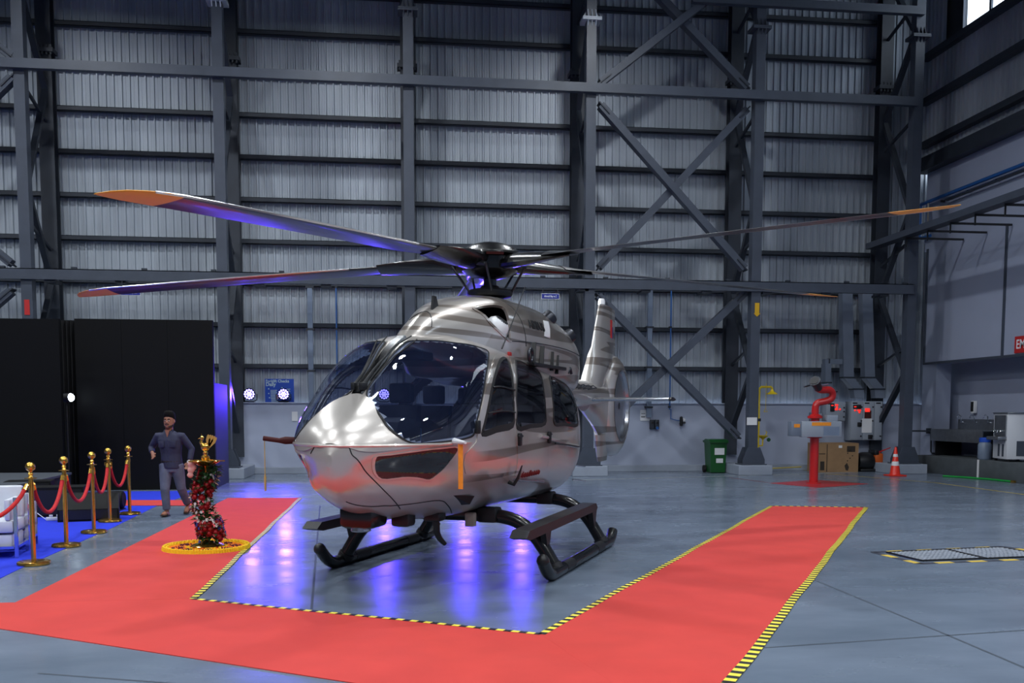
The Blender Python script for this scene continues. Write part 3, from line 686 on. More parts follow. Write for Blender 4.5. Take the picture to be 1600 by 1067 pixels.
def seat(x, y, par):
    s_ = MB().box(x-.24, x+.26, y-.23, y+.23, 1.0, 1.13, .04).build('seat', 'seat_cloth', par)
    MB().prism([(x-.28, 1.08), (x-.16, 1.08), (x-.30, 1.72), (x-.40, 1.72)], y-.22, y+.22, 'xz').build('backrest', 'seat_cloth', s_, smooth=0)
    MB().box(x-.43, x-.33, y-.13, y+.13, 1.74, 1.95, .03).build('headrest', 'seat_cloth', s_)
    MB().box(x-.2, x+.2, y-.18, y+.18, .8, 1.0).build('seat_base', 'cabin_dark', s_, smooth=0)
    MB().box(x-.17, x+.2, y-.2, y+.2, 1.13, 1.15, .01).build('cushion', 'seat_red', s_)
for x, y in ((1.95, .42), (1.95, -.42), (.9, .5), (.9, -.5), (-.2, .5), (-.2, 0), (-.2, -.5)): seat(x, y, heli)
MB().box(2.15, 2.4, -.2, .2, 2.14, 2.22, .02).build('overhead_panel', 'cabin_dark', heli)
for yy in (-.62, .62): MB().tube([(2.0, yy, .85), (2.02, yy*1.05, 1.4), (1.8, yy, 1.95)], .02, 8).build('cabin_pillar', 'tan_box', heli)

# --- cowling details
MB().tube([COWL.O(0.60, t, 0.002) for t in [pi*i/20*0.9+0.03 for i in range(10)]], 0.005, 6).build('panel_seam', 'satin_black', heli)
MB().tube(on_surf(COWL, [(2.1, 1.946), (1.93, 1.559), (2.0, 1.1), (2.1, 0.7)], 0.002), 0.005, 6).build('panel_seam', 'satin_black', heli)
MB().tube(on_surf(COWL, [(0.95, 0.08), (0.0, 0.1), (-1.0, 0.1), (-2.0, 0.12)], 0.002), 0.005, 6).build('panel_seam', 'satin_black', heli)
patch(COWL, [Vector(p) for p in ((-0.23, 0.60), (-0.46, 0.62), (-0.22, 0.22), (-0.02, 0.24))], 0.006, 0.05, thick=0.005).build('white_placard', 'label_white', heli, smooth=60)
for x, t in ((-.72, .80), (-1.55, .60)):
    c = COWL.P(x, t); n = COWL.N(x, t); q = (n+Vector((-.5, 0, -.1))).normalized()
    e = MB().tube([c-q*.12, c+q*.02, c+q*.05], [.095, .095, .085], 18).build('exhaust_port', 'dark_metal', heli)
    MB().tube([c+q*.047, c+q*.055], [.078, .078], 18).build('exhaust_mouth', 'black_gap', e)
# intake bay behind the opening on the port side
TK = Matrix.Translation((1.03, .43, 2.52)) @ Matrix.Rotation(R(-38), 4, 'X')
bay = MB().box(.74, 1.30, -.1, .22, 2.15, 2.72).build('intake_bay', 'satin_black', heli, smooth=0)
drum = MB().lathe([(0.02, .13), (.08, .13), (.12, .09), (.14, .03), (.15, -.03), (.15, -.25), (.12, -.27)], 24).xf(TK).build('oil_tank', 'label_white', heli)
MB().lathe([(.0, .145), (.07, .14), (.085, .125), (.085, .11)], 20).xf(TK).build('tank_cap', 'dark_metal', drum)
mat('violet_band', S(150, 96, 170), 0.4)
MB().lathe([(.145, .0), (.154, -.01), (.154, -.05), (.145, -.06)], 24).xf(TK).build('tank_band', 'violet_band', drum)
rim_o = inset(INT, -0.014)
patch(COWL, rim_o, 0.008, 0.05, hole=inset(INT, 0.022), thick=0.03).build('intake_rim', 'silver_paint', heli, smooth=60)
# roof gear between cowling and doors: latches, hoist ring, whip antennas
MB().tube([(.68+.07*cos(a), .72, 2.27+.07*sin(a)) for a in [2*pi*i/14 for i in range(14)]], .018, 6, closed=True).build('lifting_ring', 'dark_metal', heli)
for x, zt_ in ((.52, 2.42), (.2, 2.4), (-.2, 2.36), (-.42, 2.33)):
    MB().bar((x, .70, zt_-.22), (x-.06, .69, zt_), .05, .035).build('cowl_latch', 'satin_black', heli, smooth=0)
MB().box(-.75, .6, .64, .74, 2.16, 2.2, .01).build('roof_walk', 'satin_black', heli)
MB().tube([(.3-1.3, .68, 2.14), (-1.06, .70, 2.2), (-1.12, .70, 2.14)], .02, 6).build('roof_bracket', 'dark_metal', heli)
c = COWL.O(1.80, 1.43, 0); MB().prism([(c.x-.12, c.z-.02), (c.x+.06, c.z-.03), (c.x+.02, c.z+.12), (c.x-.04, c.z+.12)], c.y-.012, c.y+.012, 'xz').build('roof_antenna', 'satin_black', heli, smooth=0)
MB().tube([(1.35, .62, 2.30), (1.1, .66, 2.62), (.82, .70, 3.0)], [.008, .006, .004], 6).build('whip_antenna', 'satin_black', heli)
MB().tube([(-1.95, .30, 2.25), (-2.3, .36, 2.75)], [.008, .004], 6).build('whip_antenna', 'satin_black', heli)
rt = BODY.O(1.0, 1.02, .01); MB().box(rt.x-.09, rt.x+.03, rt.y-.02, rt.y+.02, rt.z-.03, rt.z+.02, .008).build('red_streamer_tag', 'text_red', heli)
def wrap_text(name, s, size, m, sf, x0, t0, sx, bold=0.0, off=0.006):
    o = text_obj(name, s, size, m, heli, bold=bold)
    for v in o.data.vertices:
        u, w = v.co.x*sx, v.co.y
        q = sf.O(x0-u, t0+w/0.72, off+v.co.z); v.co = q
    o.data.update(); return o
wrap_text('cowl_lettering', 'AIRBUS', 0.175, 'text_black', COWL, 0.16, 0.41, 0.92, 0.004)
# dark red script on the door, too small in the photo to read: a running hand of loops
scr = []
for i in range(61):
    u = i/60; h_ = (.055 if (i % 2) else -.02)*(1.35 if i in (3, 25, 27) else .75+.25*sin(i*2.3)); scr.append((1.46-.62*u, -0.385+.03*u+h_))
MB().tube([BODY.O(x, t, .016) for x, t in scr], .0045, 5).build('door_script', 'script_red', heli)

# --- rotor
mast = MB().lathe([(.20, 2.90), (.17, 2.96), (.09, 3.0), (.075, 3.1), (.075, 3.36), (.10, 3.40)], 20).build('rotor_mast', 'dark_metal', heli)
sw = MB().lathe([(.15, 2.99), (.25, 3.0), (.27, 3.03), (.27, 3.06), (.24, 3.08), (.12, 3.10), (.10, 3.13)], 24).build('swashplate', 'satin_black', heli)
hubm = MB().lathe([(.07, 3.20), (.24, 3.24), (.33, 3.30), (.34, 3.44), (.28, 3.50)], 24).build('rotor_hub', 'gloss_black', heli)
cap = MB().lathe([(.375, 3.475), (.37, 3.50), (.31, 3.555), (.22, 3.60), (.11, 3.63), (0.0, 3.638)], 30).build('hub_cap', 'gloss_black', heli)
for k in range(5):
    a = R(-8.1+36+72*k); MB().bar((.24*cos(a), .24*sin(a), 3.53), (.42*cos(a), .42*sin(a), 3.45), .20, .03).build('cap_petal', 'gloss_black', cap, smooth=0)
def airfoil(ch, th, n=9):
    up = []; lo = []
    for i in range(n):
        u = (1-cos(pi*i/(n-1)))/2; y = th*5*(0.2969*math.sqrt(u)-.126*u-.3516*u*u+.2843*u**3-.1036*u**4)
        up.append((u*ch, y)); lo.append((u*ch, -y*.75))
    return up+lo[-2:0:-1]
AZW = 164.409
for k in range(5):
    aw = R(AZW+72*k); al = aw-R(244.5); d = Vector((cos(al), sin(al), 0)); le = Vector((-sin(al), cos(al), 0))  # leading edge on the counter-clockwise side
    zt_ = 3.222+.0877*cos(aw)+.0156*sin(aw); zh = 3.40
    def zr(r): return zh+(zt_-zh)*(r/5.4)**1.25
    def sect(r, ch, th, sweep, pitch=7):
        pts = []
        for u, y in airfoil(ch, th):
            q = (0.27*.33+sweep) if ch <= .34 else .4*ch
            s_ = q-u; pts.append(Vector((0, 0, zr(r)))+d*r+le*(s_*cos(R(pitch))-y*0)+Vector((0, 0, y+s_*sin(R(pitch)))))
        return pts
    main = [(.95, .24, .10, .0), (1.15, .25, .06, 0), (1.4, .30, .045, 0), (1.7, .33, .038, 0), (2.6, .33, .036, 0), (3.6, .33, .034, 0), (4.4, .33, .032, 0), (4.85, .33, .03, 0)]
    blade = MB().loft([sect(*q) for q in main]).build('rotor_blade', 'blade_dark', heli)
    tipm = [(4.85, .33, .03, 0), (5.0, .32, .028, -.01), (5.15, .29, .024, -.04), (5.28, .22, .018, -.10), (5.36, .13, .012, -.18), (5.40, .03, .006, -.27)]
    MB().loft([sect(*q) for q in tipm]).build('blade_tip', 'blade_tip', blade)
    e = MB(); L1 = []
    for r in (1.7, 2.4, 3.2, 4.0, 4.85, 5.1):
        s_ = .27*.33-(0 if r < 5 else .03); p = Vector((0, 0, zr(r)+s_*sin(R(7))))+d*r+le*s_*cos(R(7))
        L1.append([p+le*.004+Vector((0, 0, .0)), p-le*.008+Vector((0, 0, .0105)), p-le*.020+Vector((0, 0, .0135)), p-le*.006+Vector((0, 0, -.010))])
    e.loft(L1).build('leading_edge_strip', 'blade_edge', blade)
    cuff = []
    for r, w, h in ((.18, .28, .17), (.40, .33, .17), (.7, .36, .14), (.95, .36, .10), (1.15, .33, .07), (1.35, .27, .045)):
        cuff.append([Vector((0, 0, zr(r)-.01))+d*r+le*(w*.5*cos(a)*.95)+Vector((0, 0, h*.5*sin(a)+w*.5*cos(a)*.27)) for a in [2*pi*i/14 for i in range(14)]])
    cf = MB().loft(cuff).build('blade_cuff', 'gloss_black', heli)
    # pitch horn and link
    ph = d*.42+le*.17
    MB().tube([d*.42+le*.05+Vector((0, 0, zr(.4)-.04)), ph+Vector((0, 0, zr(.4)-.07))], [.035, .025], 8).build('pitch_horn', 'dark_metal', cf)
    MB().tube([ph+Vector((0, 0, zr(.4)-.05)), d*.22+le*.14+Vector((0, 0, 3.05))], .014, 8).build('pitch_link', 'dark_metal', cf)

# --- tail
def ellring(x, yc, zc, w, h, n=20, e=2.0): return [Vector((x, yc+math.copysign(abs(cos(a))**(2/e), cos(a))*w, zc+math.copysign(abs(sin(a))**(2/e), sin(a))*h)) for a in [2*pi*i/n for i in range(n)]]
boom = MB().loft([ellring(x, 0, z, w, h) for x, z, w, h in ((-1.6, 2.0, .34, .26), (-2.4, 1.98, .27, .24), (-3.5, 1.96, .23, .22), (-4.6, 1.95, .20, .21), (-5.7, 1.92, .17, .22))]).build('tail_boom', 'silver_paint', heli)
# vertical fin, swept, on top of the fan housing
def foil_h(xf, xr, th, z, n=10):
    pts = []
    for u, y in airfoil(xf-xr, th, n): pts.append(Vector((xf-u, y, z)))
    return pts
def foil_sym(xf, xr, th, z, n=10):
    c = xf-xr; up = []; lo = []
    for i in range(n):
        u = (1-cos(pi*i/(n-1)))/2; y = th*5*(0.2969*math.sqrt(u)-.126*u-.3516*u*u+.2843*u**3-.1036*u**4)
        up.append(Vector((xf-u*c, y, z))); lo.append(Vector((xf-u*c, -y, z)))
    return up+lo[-2:0:-1]
fin = MB().loft([foil_sym(-4.45, -5.95, .30, 1.98), foil_sym(-4.70, -6.2, .31, 2.25), foil_sym(-4.90, -6.9, .30, 2.50), foil_sym(-4.98, -6.9, .27, 2.62), foil_sym(-5.12, -6.88, .17, 2.76), foil_sym(-5.32, -6.85, .14, 3.1), foil_sym(-5.60, -6.82, .12, 3.52)]).build('vertical_fin', 'silver_paint', heli)
MB().lathe([(.06, 3.52), (.06, 3.58), (.045, 3.62), (0, 3.63)], 14, (-5.75, 0, 0)).build('beacon', 'label_white', fin)
MB().box(-6.35, -6.22, .052, .06, 2.98, 3.30).build('red_mark', 'text_red', fin, smooth=0)
mat('mark_blue', S(40, 60, 120), 0.5)
MB().box(-6.42, -6.36, .052, .06, 2.98, 3.18).build('blue_mark', 'mark_blue', fin, smooth=0)
XC, ZF, RO, RI = -6.6, 1.76, .93, .60
prof = [(RI, .14), (RI+.03, .19), (RI+.1, .205), (RO-.12, .16), (RO-.03, .09), (RO, 0), (RO-.03, -.09), (RO-.12, -.16), (RI+.1, -.205), (RI+.03, -.19), (RI, -.14), (RI, .14)]
MB().lathe(prof, 48, (XC, 0, ZF), 'y').build('fan_shroud', 'silver_paint', heli, smooth=40)
MB().lathe([(RI-.004, .135), (RI-.004, -.14), (RI-.02, -.14), (RI-.02, .135), (RI-.004, .135)], 48, (XC, 0, ZF), 'y').build('duct_liner', 'rubber_black', heli)
MB().lathe([(RI+.002, .142), (RI+.03, .194), (RI+.05, .203), (RI+.03, .197), (RI+.002, .147)], 48, (XC, 0, ZF), 'y').build('duct_lip', 'bright_metal', heli)
MB().lathe([(0.0, .16), (.06, .15), (.13, .08), (.15, 0), (.15, -.12), (.1, -.16), (0, -.16)], 24, (XC, 0, ZF), 'y').build('fan_hub', 'dark_metal', heli)
for k in range(10):
    a = 2*pi*k/10+.1; u = Vector((cos(a), 0, sin(a))); w = Vector((-sin(a), 0, cos(a)))
    MB().loft([[Vector((XC, 0, ZF))+u*r+w*(s_*.045*cos(.7))+Vector((0, s_*.05*sin(.7)+o_, 0)) for s_, o_ in ((-1, 0), (0, .008), (1, 0), (0, -.008))] for r in (.14, .57)]).build('fan_blade', 'blade_dark', heli, smooth=0)
for k in range(5):
    a = 2*pi*k/5+.5; MB().bar((XC+.13*cos(a), -.11, ZF+.13*sin(a)), (XC+.6*cos(a), -.11, ZF+.6*sin(a)), .05, .02, up=(0, 1, 0)).build('stator_strut', 'silver_paint', heli, smooth=0)
MB().loft([foil_sym(-5.35, -6.5, .14, 1.25), foil_sym(-5.45, -6.4, .10, .98), foil_sym(-5.55, -6.25, .06, .78)]).build('ventral_fin', 'silver_paint', heli)
MB().loft([ellring(x, 0, z, w, h) for x, z, w, h in ((-4.5, 1.86, .12, .2), (-5.2, 1.82, .14, .40), (-5.6, 1.78, .15, .55), (-5.85, 1.77, .13, .60))]).build('shroud_fairing', 'silver_paint', heli)
def stab_sec(y): return [Vector((-4.35-u, y, 1.85+v)) for u, v in airfoil(.52, .075)]
st = MB().loft([stab_sec(y) for y in (-1.42, -.7, 0, .7, 1.42)]).build('horizontal_stabiliser', 'bright_metal', heli)
for sy in (-1, 1): MB().loft([stab_sec(sy*1.42), stab_sec(sy*1.46)]).build('end_cap', 'satin_black', st)
for x in (-2.3, -2.6, -2.9, -3.2, -3.5): MB().tube([(x, .26, 2.02), (x-.05, .40, 2.05), (x-.25, .40, 2.02), (x-.3, .25, 2.0)], .008, 6).build('wire_guard', 'dark_metal', heli)
# spikes at the rear door edge
for z in (.98, .80): 
    MB().tube([(-.85, .80, z), (-.98, .93, z-.02)], [.012, .006], 6).build('static_wick', 'bright_metal', heli)

# --- landing gear (built about y = +0.1 of the hull line as it stands)
YO = .10
for x in (1.62, -.42):
    pts = [(x, YO-1.18, .09), (x, YO-1.02, .34), (x, YO-.86, .50), (x, YO-.66, .58), (x, YO-.35, .60), (x, YO+.35, .60), (x, YO+.66, .58), (x, YO+.86, .50), (x, YO+1.02, .34), (x, YO+1.18, .09)]
    ct = MB().tube(smooth_poly(pts, 4, False), .07, 14).build('cross_tube', 'gloss_black', heli)
    for sy in (-1, 1):
        MB().tube([(x, YO+sy*1.155, .13), (x, YO+sy*1.185, .075)], .085, 12).build('saddle', 'satin_black', ct)
        MB().box(x-.10, x+.10, YO+sy*.48-.10, YO+sy*.48+.10, .53, .68, .02).build('tube_clamp', 'satin_black', ct)
for sy in (-1, 1):
    y = YO+sy*1.2
    sk = MB().tube(smooth_poly([(-.92, y, .17), (-.84, y, .10), (-.74, y, .063), (-.5, y, .06), (0, y, .06), (1, y, .06), (1.7, y, .06), (1.85, y, .063), (1.98, y, .12), (2.12, y, .24)], 4, False), .063, 14).build('skid_tube', 'gloss_black', heli)
    MB().sphere((2.12, y, .24), .063, 12, 8).build('toe_cap', 'satin_black', sk)
    for x in (1.25, -.1): MB().tube([(x-.16, y, .06), (x+.16, y, .06)], .066, 12).build('wear_sleeve', 'satin_black', sk)
    y2 = YO+sy*1.08
    stp = MB().prism([(2.52, .50), (2.42, .56), (-.18, .58), (-.26, .52), (-.2, .49), (2.4, .47)], y2-.085, y2+.085, 'xz').build('step_board', 'satin_black', heli, smooth=0)
    for x in (1.62, -.34): MB().prism([(x-.11, .51), (x+.13, .51), (x+.03, .28), (x-.03, .28)], y2-.03, y2+.03, 'xz').build('step_bracket', 'satin_black', stp, smooth=0)
# belly gear: search light pod, antenna, mirror, locator lamps
pod = MB().box(3.02, 3.36, -.20, .13, .63, .86, .05).build('search_light', 'gloss_black', heli)
MB().lathe([(.0, .0), (.085, .0), (.09, -.03), (.08, -.04), (0, -.03)], 20).xf(Matrix.Translation((3.25, -.035, .64))).build('lamp_lens', 'bright_metal', pod)
MB().box(2.76, 2.94, .10, .28, .61, .74, .03).build('belly_lamp', 'satin_black', heli)
MB().tube([(2.44, .33, .66), (2.40, .33, .50), (2.36, .34, .44), (2.30, .37, .38)], [.04, .032, .028, .02], 8).build('belly_antenna', 'satin_black', heli)
MB().box(2.36, 2.54, .25, .41, .62, .70, .02).build('antenna_base', 'satin_black', heli)
MB().box(1.78, 1.86, .40, .50, .50, .64, .01).build('tie_down_block', 'tan_box', heli)
MB().lathe([(0, 0), (.075, 0), (.08, .02), (0, .03)], 18, (0, 0, 0), 'x').xf(Matrix.Translation((.15, -.72, .53))).build('sensor_disc', 'label_white', heli)
mat('paint_yellow_ribbon', S(190, 160, 90), .7)
# pitot probes with covers and ribbons
p0 = BODY.O(3.05, 0.02, 0.0); d0 = Vector((.75, .66, 0)).normalized()
pr_ = MB().tube([p0, p0+d0*.05, p0+d0*.28], [.035, .03, .012], 10).build('pitot_probe', 'label_white', heli)
q = p0+d0*.16; MB().box(q.x-.004, q.x+.004, q.y-.021, q.y+.021, q.z-.40, q.z+.0).xf(Matrix()).build('warning_ribbon', 'ribbon_orange', pr_, smooth=0)
p0 = BODY.O(3.12, pi-.02, 0.0); d0 = Vector((.35, -.93, .0)).normalized()
pr2 = MB().tube([p0, p0+d0*.10, p0+d0*.16, p0+d0*.30+Vector((0, 0, .02))], [.03, .035, .022, .022], 10).build('pitot_cover', 'cover_red', heli)
q = p0+d0*.29; MB().tube([q, q+Vector((0, 0, -.3)), q+Vector((0, 0, -.34)), q+Vector((0, 0, -.46))], [.004, .004, .011, .009], 6).build('warning_ribbon', 'paint_yellow_ribbon', pr2)
# ================================================================== carpets, tapes, floor markings
mat('carpet_red', S(200, 60, 52), 0.95, var=0.05, scale=3, bump=0.25, bscale=350)
mat('carpet_blue', S(24, 50, 205), 0.95, var=0.06, scale=3, bump=0.25, bscale=350)
mat('paint_white', S(165, 170, 172), 0.5, var=0.1, scale=8)
mat('paint_yellow', S(190, 170, 80), 0.5, var=0.12, scale=8)
mat('paint_red', S(170, 40, 48), 0.35, var=0.12, scale=4)
mat('paint_maroon', S(120, 40, 50), 0.5)
stripe_mat('tape_hazard', S(24, 24, 22), S(240, 222, 70), 0.125)
stripe_mat('tape_hazard_dull', S(54, 58, 70), S(205, 175, 70), 0.42)
def slab(name, pts, z0, z1, m, label, cat, group=None):
    c = sum((Vector(p) for p in pts), Vector())/len(pts); c.z = 0
    o = MB().prism([(p[0]-c.x, p[1]-c.y) for p in pts], z0, z1).build(name, m, smooth=0, loc=c)
    return tag(o, label, cat, group)
def ext(a, b, k): return a+(b-a)*k
def cross2(a, b, c, d):
    r = b-a; s_ = d-c; k = ((c.x-a.x)*s_.y-(c.y-a.y)*s_.x)/(r.x*s_.y-r.y*s_.x); return a+r*k
cA, cB = G(470, 778), G(302, 936.5); q1, q2, q3 = G(845, 992), G(1205, 791), G(1353, 793)
q4 = ext(q3, G(1140, 1067), 1.0); n0, n1 = G(0, 983), G(540, 1066)
outF, outN = G(300, 806), G(28, 940)
sL = cross2(outF, outN, cB, G(0, 942.5)); farL = ext(cB, G(0, 942.5), 1.35); nearL = ext(n1, n0, 1.25)
q5 = cross2(q3, q4, n0, n1)
lf = G(332, 778.5); lo_ = cross2(outF, outN, lf, cA)
slab('red_carpet', [cA, cB, sL, lo_], 0.0, 0.006, 'carpet_red', 'red carpet strip on the left with the flower-wrapped lamp standing on it', 'carpet', 'red carpet strips')
slab('red_carpet', [farL, cB, q1, q5, nearL], 0.0, 0.0055, 'carpet_red', 'red carpet strip crossing the foreground in front of the helicopter', 'carpet', 'red carpet strips')
slab('red_carpet', [q1, q2, q3, q5], 0.0, 0.006, 'carpet_red', 'red carpet strip on the right edged with hazard tape on three sides', 'carpet', 'red carpet strips')
x1 = G(326, 782); x2 = G(316, 790.5); x0 = G(150, 782); x3 = G(120, 790.5)
slab('red_carpet', [x0, x3, x2, x1], 0.0062, 0.011, 'carpet_red', 'narrow red carpet runner laid across the blue carpet behind the walking man', 'carpet', 'red carpet strips')
be = [G(312, 767), G(246, 790), G(177, 824), G(39, 885), G(0, 904)]
slab('blue_carpet', be+[ext(be[3], be[4], 2.2), Vector((-13, 9.5, 0)), Vector((-13, be[0].y, 0))], 0.0, 0.005, 'carpet_blue', 'bright blue carpet under the stanchions in front of the stage', 'carpet')
def tape(a, b, w, label, m='tape_hazard', inward=0.0, z=0.0072):
    a, b = Vector((a.x, a.y, 0)), Vector((b.x, b.y, 0)); L_ = (b-a).length; ang = math.atan2(b.y-a.y, b.x-a.x); n = max(2, int(L_/.4)); bm_ = MB(); rows = []
    for i in range(n+1):
        u = L_*i/n; wob = 0.006*sin(u*1.9+L_)+.004*sin(u*4.1); rows.append((u, wob+inward))
    vs = []
    for u, c in rows: vs += [(u, c-w/2, 0), (u, c+w/2, 0), (u, c+w/2, .0012), (u, c-w/2, .0012)]
    fs = []
    for i in range(n):
        for k in range(4): fs.append((i*4+k, i*4+(k+1) % 4, i*4+4+(k+1) % 4, i*4+4+k))
    bm_.add(vs, fs); o = bm_.build('hazard_tape', m, smooth=0, loc=(a.x, a.y, z), rot=(0, 0, ang))
    return tag(o, label, 'tape', 'hazard tapes')
tape(cA, cB, .06, 'yellow and black hazard tape along the inner edge of the left red carpet')
tape(cB, q1, .05, 'yellow and black hazard tape along the far edge of the foreground red carpet')
tape(q1, q2, .06, 'yellow and black hazard tape along the inner edge of the right red carpet')
tape(q2, q3, .06, 'yellow and black hazard tape across the far end of the right red carpet')
tape(q3, q5, .075, 'yellow and black hazard tape along the outer edge of the right red carpet')
# painted lines on the floor
for a, c, w, m in (((360, 757), (700, 750), .09, 'paint_white'), ((905, 750), (1240, 741), .10, 'paint_white'), ((1240, 741), (1400, 735), .08, 'paint_white'),
                   ((1225, 731), (1275, 737), .07, 'paint_yellow'), ((1290, 740), (1460, 754), .07, 'paint_yellow'), ((1460, 754), (1640, 778), .07, 'paint_yellow'),
                   ((1140, 746), (1200, 754), .05, 'paint_maroon'), ((1345, 757), (1400, 757), .04, 'paint_maroon'), ((1580, 748), (1640, 748), .05, 'paint_yellow'), ((560, 752), (780, 747), .05, 'paint_yellow')):
    floor_strip([G(*a), G(*c)], w, m, 'painted_line', floor, z=0.0018)
pts = [G(1200, 755), G(1272, 749.5), G(1358, 756), G(1280, 762)]
b = MB(); b.add([(p.x, p.y, .002) for p in pts], [(0, 1, 2, 3)]); b.build('painted_diamond', 'paint_red', floor, smooth=0)
pts = [G(1362, 863), G(1568, 854), G(1690, 862), G(1436, 881)]
# pit covers: hazard frame and two steel gratings
ga, gb, gc, gd = G(1364, 863), G(1566, 854), G(1437, 881), G(1640, 872)
tape(ga, gb, .09, 'dull hazard tape along the far edge of the floor grating', 'tape_hazard_dull', z=.0015)
tape(ga, gc, .09, 'dull hazard tape along the left edge of the floor grating', 'tape_hazard_dull', z=.0015)
tape(gc, gd, .09, 'dull hazard tape along the near edge of the floor grating', 'tape_hazard_dull', z=.0015)
tape(gb, G(1650, 867), .09, 'dull hazard tape along the right edge of the floor grating', 'tape_hazard_dull', z=.0015)
mat('grate_steel', S(190, 196, 205), 0.35, 0.3)
def grating(label, a, b_, c, d):   # a far-left, b far-right, c near-left, d near-right
    o = (a+b_+c+d)/4; t = thing('floor_grating', label, 'grating', (o.x, o.y, 0), 0, 'pit gratings')
    P = lambda u, v: (a*(1-u)*(1-v)+b_*u*(1-v)+c*(1-u)*v+d*u*v)-o
    fr = MB()
    for p, q in ((P(0, 0), P(1, 0)), (P(1, 0), P(1, 1)), (P(1, 1), P(0, 1)), (P(0, 1), P(0, 0))): fr.bar(p+Vector((0, 0, .009)), q+Vector((0, 0, .009)), .03, .014)
    fr.build('frame', 'satin_black', t, smooth=0)
    MB().add([(*P(u, v).xy, .003) for u, v in ((0, 0), (1, 0), (1, 1), (0, 1))], [(0, 1, 2, 3)]).build('pit_bed', 'steel_light', t, smooth=0)
    for i in range(1, 14): MB().bar(P(i/14, 0.02)+Vector((0, 0, .010)), P(i/14, .98)+Vector((0, 0, .010)), .018, .008).build('grate_bar', 'grate_steel', t, smooth=0)
    for i in range(1, 10): MB().bar(P(.02, i/10)+Vector((0, 0, .014)), P(.98, i/10)+Vector((0, 0, .014)), .014, .005).build('cross_bar', 'grate_steel', t, smooth=0)
grating('left one of two white steel gratings framed by hazard tape in the floor', G(1386, 864), G(1478, 859.5), G(1440, 877), G(1537, 873.5))
grating('right one of two white steel gratings at the right picture edge', G(1480, 859.5), G(1562, 856), G(1541, 873.5), G(1640, 869.5))

# ================================================================== stanchions and ropes
mat('brass', S(226, 178, 84), 0.18, 0.95)
mat('rope_red', S(190, 22, 26), 0.75, var=0.15, scale=40, bump=0.2, bscale=200)
SP = [G(53, 882), G(104, 854), G(147, 833), G(172, 815.5), G(203, 804)]
SM = [MB().lathe([(.0, 0), (.165, 0), (.17, .012), (.165, .03), (.15, .036), (.03, .04)], 32).mesh('base', 'brass'), MB().lathe([(.026, .04), (.026, .92)], 18).mesh('post', 'brass'),
      MB().lathe([(.02, .0), (.062, .005), (.062, .012), (.028, .02), (.02, .04), (.03, .055), (.018, .075), (.02, .085), (.045, .105), (.052, .13), (.045, .158), (.025, .178), (0, .184)], 22).mesh('ball_finial', 'brass'),
      MB().tube([(-.03, 0, -.02), (-.065, 0, -.01), (-.07, 0, -.05), (-.05, 0, -.075)], .008, 6).mesh('hook', 'brass')]
st_label = ['nearest brass rope stanchion, in front of the white seats', 'second brass rope stanchion counting from the nearest', 'middle brass rope stanchion of the five', 'fourth brass rope stanchion, before the black wedge speaker', 'farthest brass rope stanchion, leaning, left of the walking man']
for i, p in enumerate(SP):
    t = thing('rope_stanchion', st_label[i], 'stanchion', (p.x, p.y, .0055), [.2, .5, 0, -.3, .1][i], 'brass rope stanchions')
    put('base', SM[0], t); put('post', SM[1], t); put('ball_finial', SM[2], t, (0, 0, .92))
    for k in (0, pi): put('hook', SM[3], t, (0, 0, .90), (0, 0, k+1.4))
ends = [SP[0]+(SP[0]-SP[1])*.9+Vector((-.5, 0, 0))]+SP
rl = ['red velvet rope leaving the picture left of the nearest stanchion', 'red velvet rope between the first and second stanchion', 'red velvet rope between the second and middle stanchion', 'red velvet rope between the middle and fourth stanchion', 'red velvet rope between the fourth and farthest stanchion']
for i in range(5):
    a, c = ends[i], ends[i+1]; d = (c-a).normalized(); a = a+d*.07; c = c-d*.07; L_ = (c-a).length; sag = .36 if i else .30; pts = []
    for k in range(15):
        u = k/14; pts.append(a+(c-a)*u+Vector((0, 0, .86-sag*(1-(2*u-1)**2)**.85)))
    t = thing('velvet_rope', rl[i], 'rope', ((a+c)/2).to_tuple(), 0, 'red stanchion ropes'); o = (a+c)/2
    MB().tube([p-o for p in pts], .022, 10).build('rope', 'rope_red', t)
    for p, q in ((pts[0], pts[1]), (pts[-1], pts[-2])):
        e = (q-p).normalized(); MB().tube([p-o-e*.01, p-o+e*.06], .027, 10).build('end_cap', 'brass', t)

# ================================================================== stage, backdrop
mat('panel_black', S(4, 5, 7), 0.6, var=0.1, scale=2, spec=0.2)
mat('cloth_black', S(9, 10, 13), 0.9)
mat('stage_grey', S(70, 76, 84), 0.6)
mat('speaker_black', S(8, 9, 11), 0.65, bump=0.1, bscale=200, spec=0.25)
Y2 = G(334, 764.5).y
def backdrop(label, px0, px1, Y, pytop, n=3, th=.12):
    a = W(px0, 600, Y); c = W(px1, 600, Y); zt_ = W((px0+px1)/2, pytop, Y).z; t = thing('backdrop_panel', label, 'backdrop', ((a.x+c.x)/2, Y+th/2, 0), 0, 'black stage backdrop panels')
    w = c.x-a.x
    for i in range(n): MB().box(-w/2+w*i/n+.002, -w/2+w*(i+1)/n-.002, -th/2, th/2, 0.006, zt_).build('panel', 'panel_black', t, smooth=0)
    return t
backdrop('tall black LED wall panel at the left picture edge above the stage', -130, 95, Y2-1.6, 497, 2)
backdrop('wide tall black backdrop behind the walking man', 119, 334, Y2, 499, 3)
cx0 = W(93, 600, Y2).x; cx1 = W(122, 600, Y2).x; zt_ = W(107, 498, Y2).z
t = thing('black_curtain', 'dark curtain strip hanging between the two black panels', 'curtain', ((cx0+cx1)/2, Y2+.35, 0))
cb = MB(); wv = [(-.35+.7*i/40, .05*sin(i*1.25)) for i in range(41)]
cb.add([(x, y, z) for z in (0.006, zt_) for x, y in wv], [(i, i+1, 42+i-0, 41+i) for i in range(40)]); cb.build('drape', 'cloth_black', t)
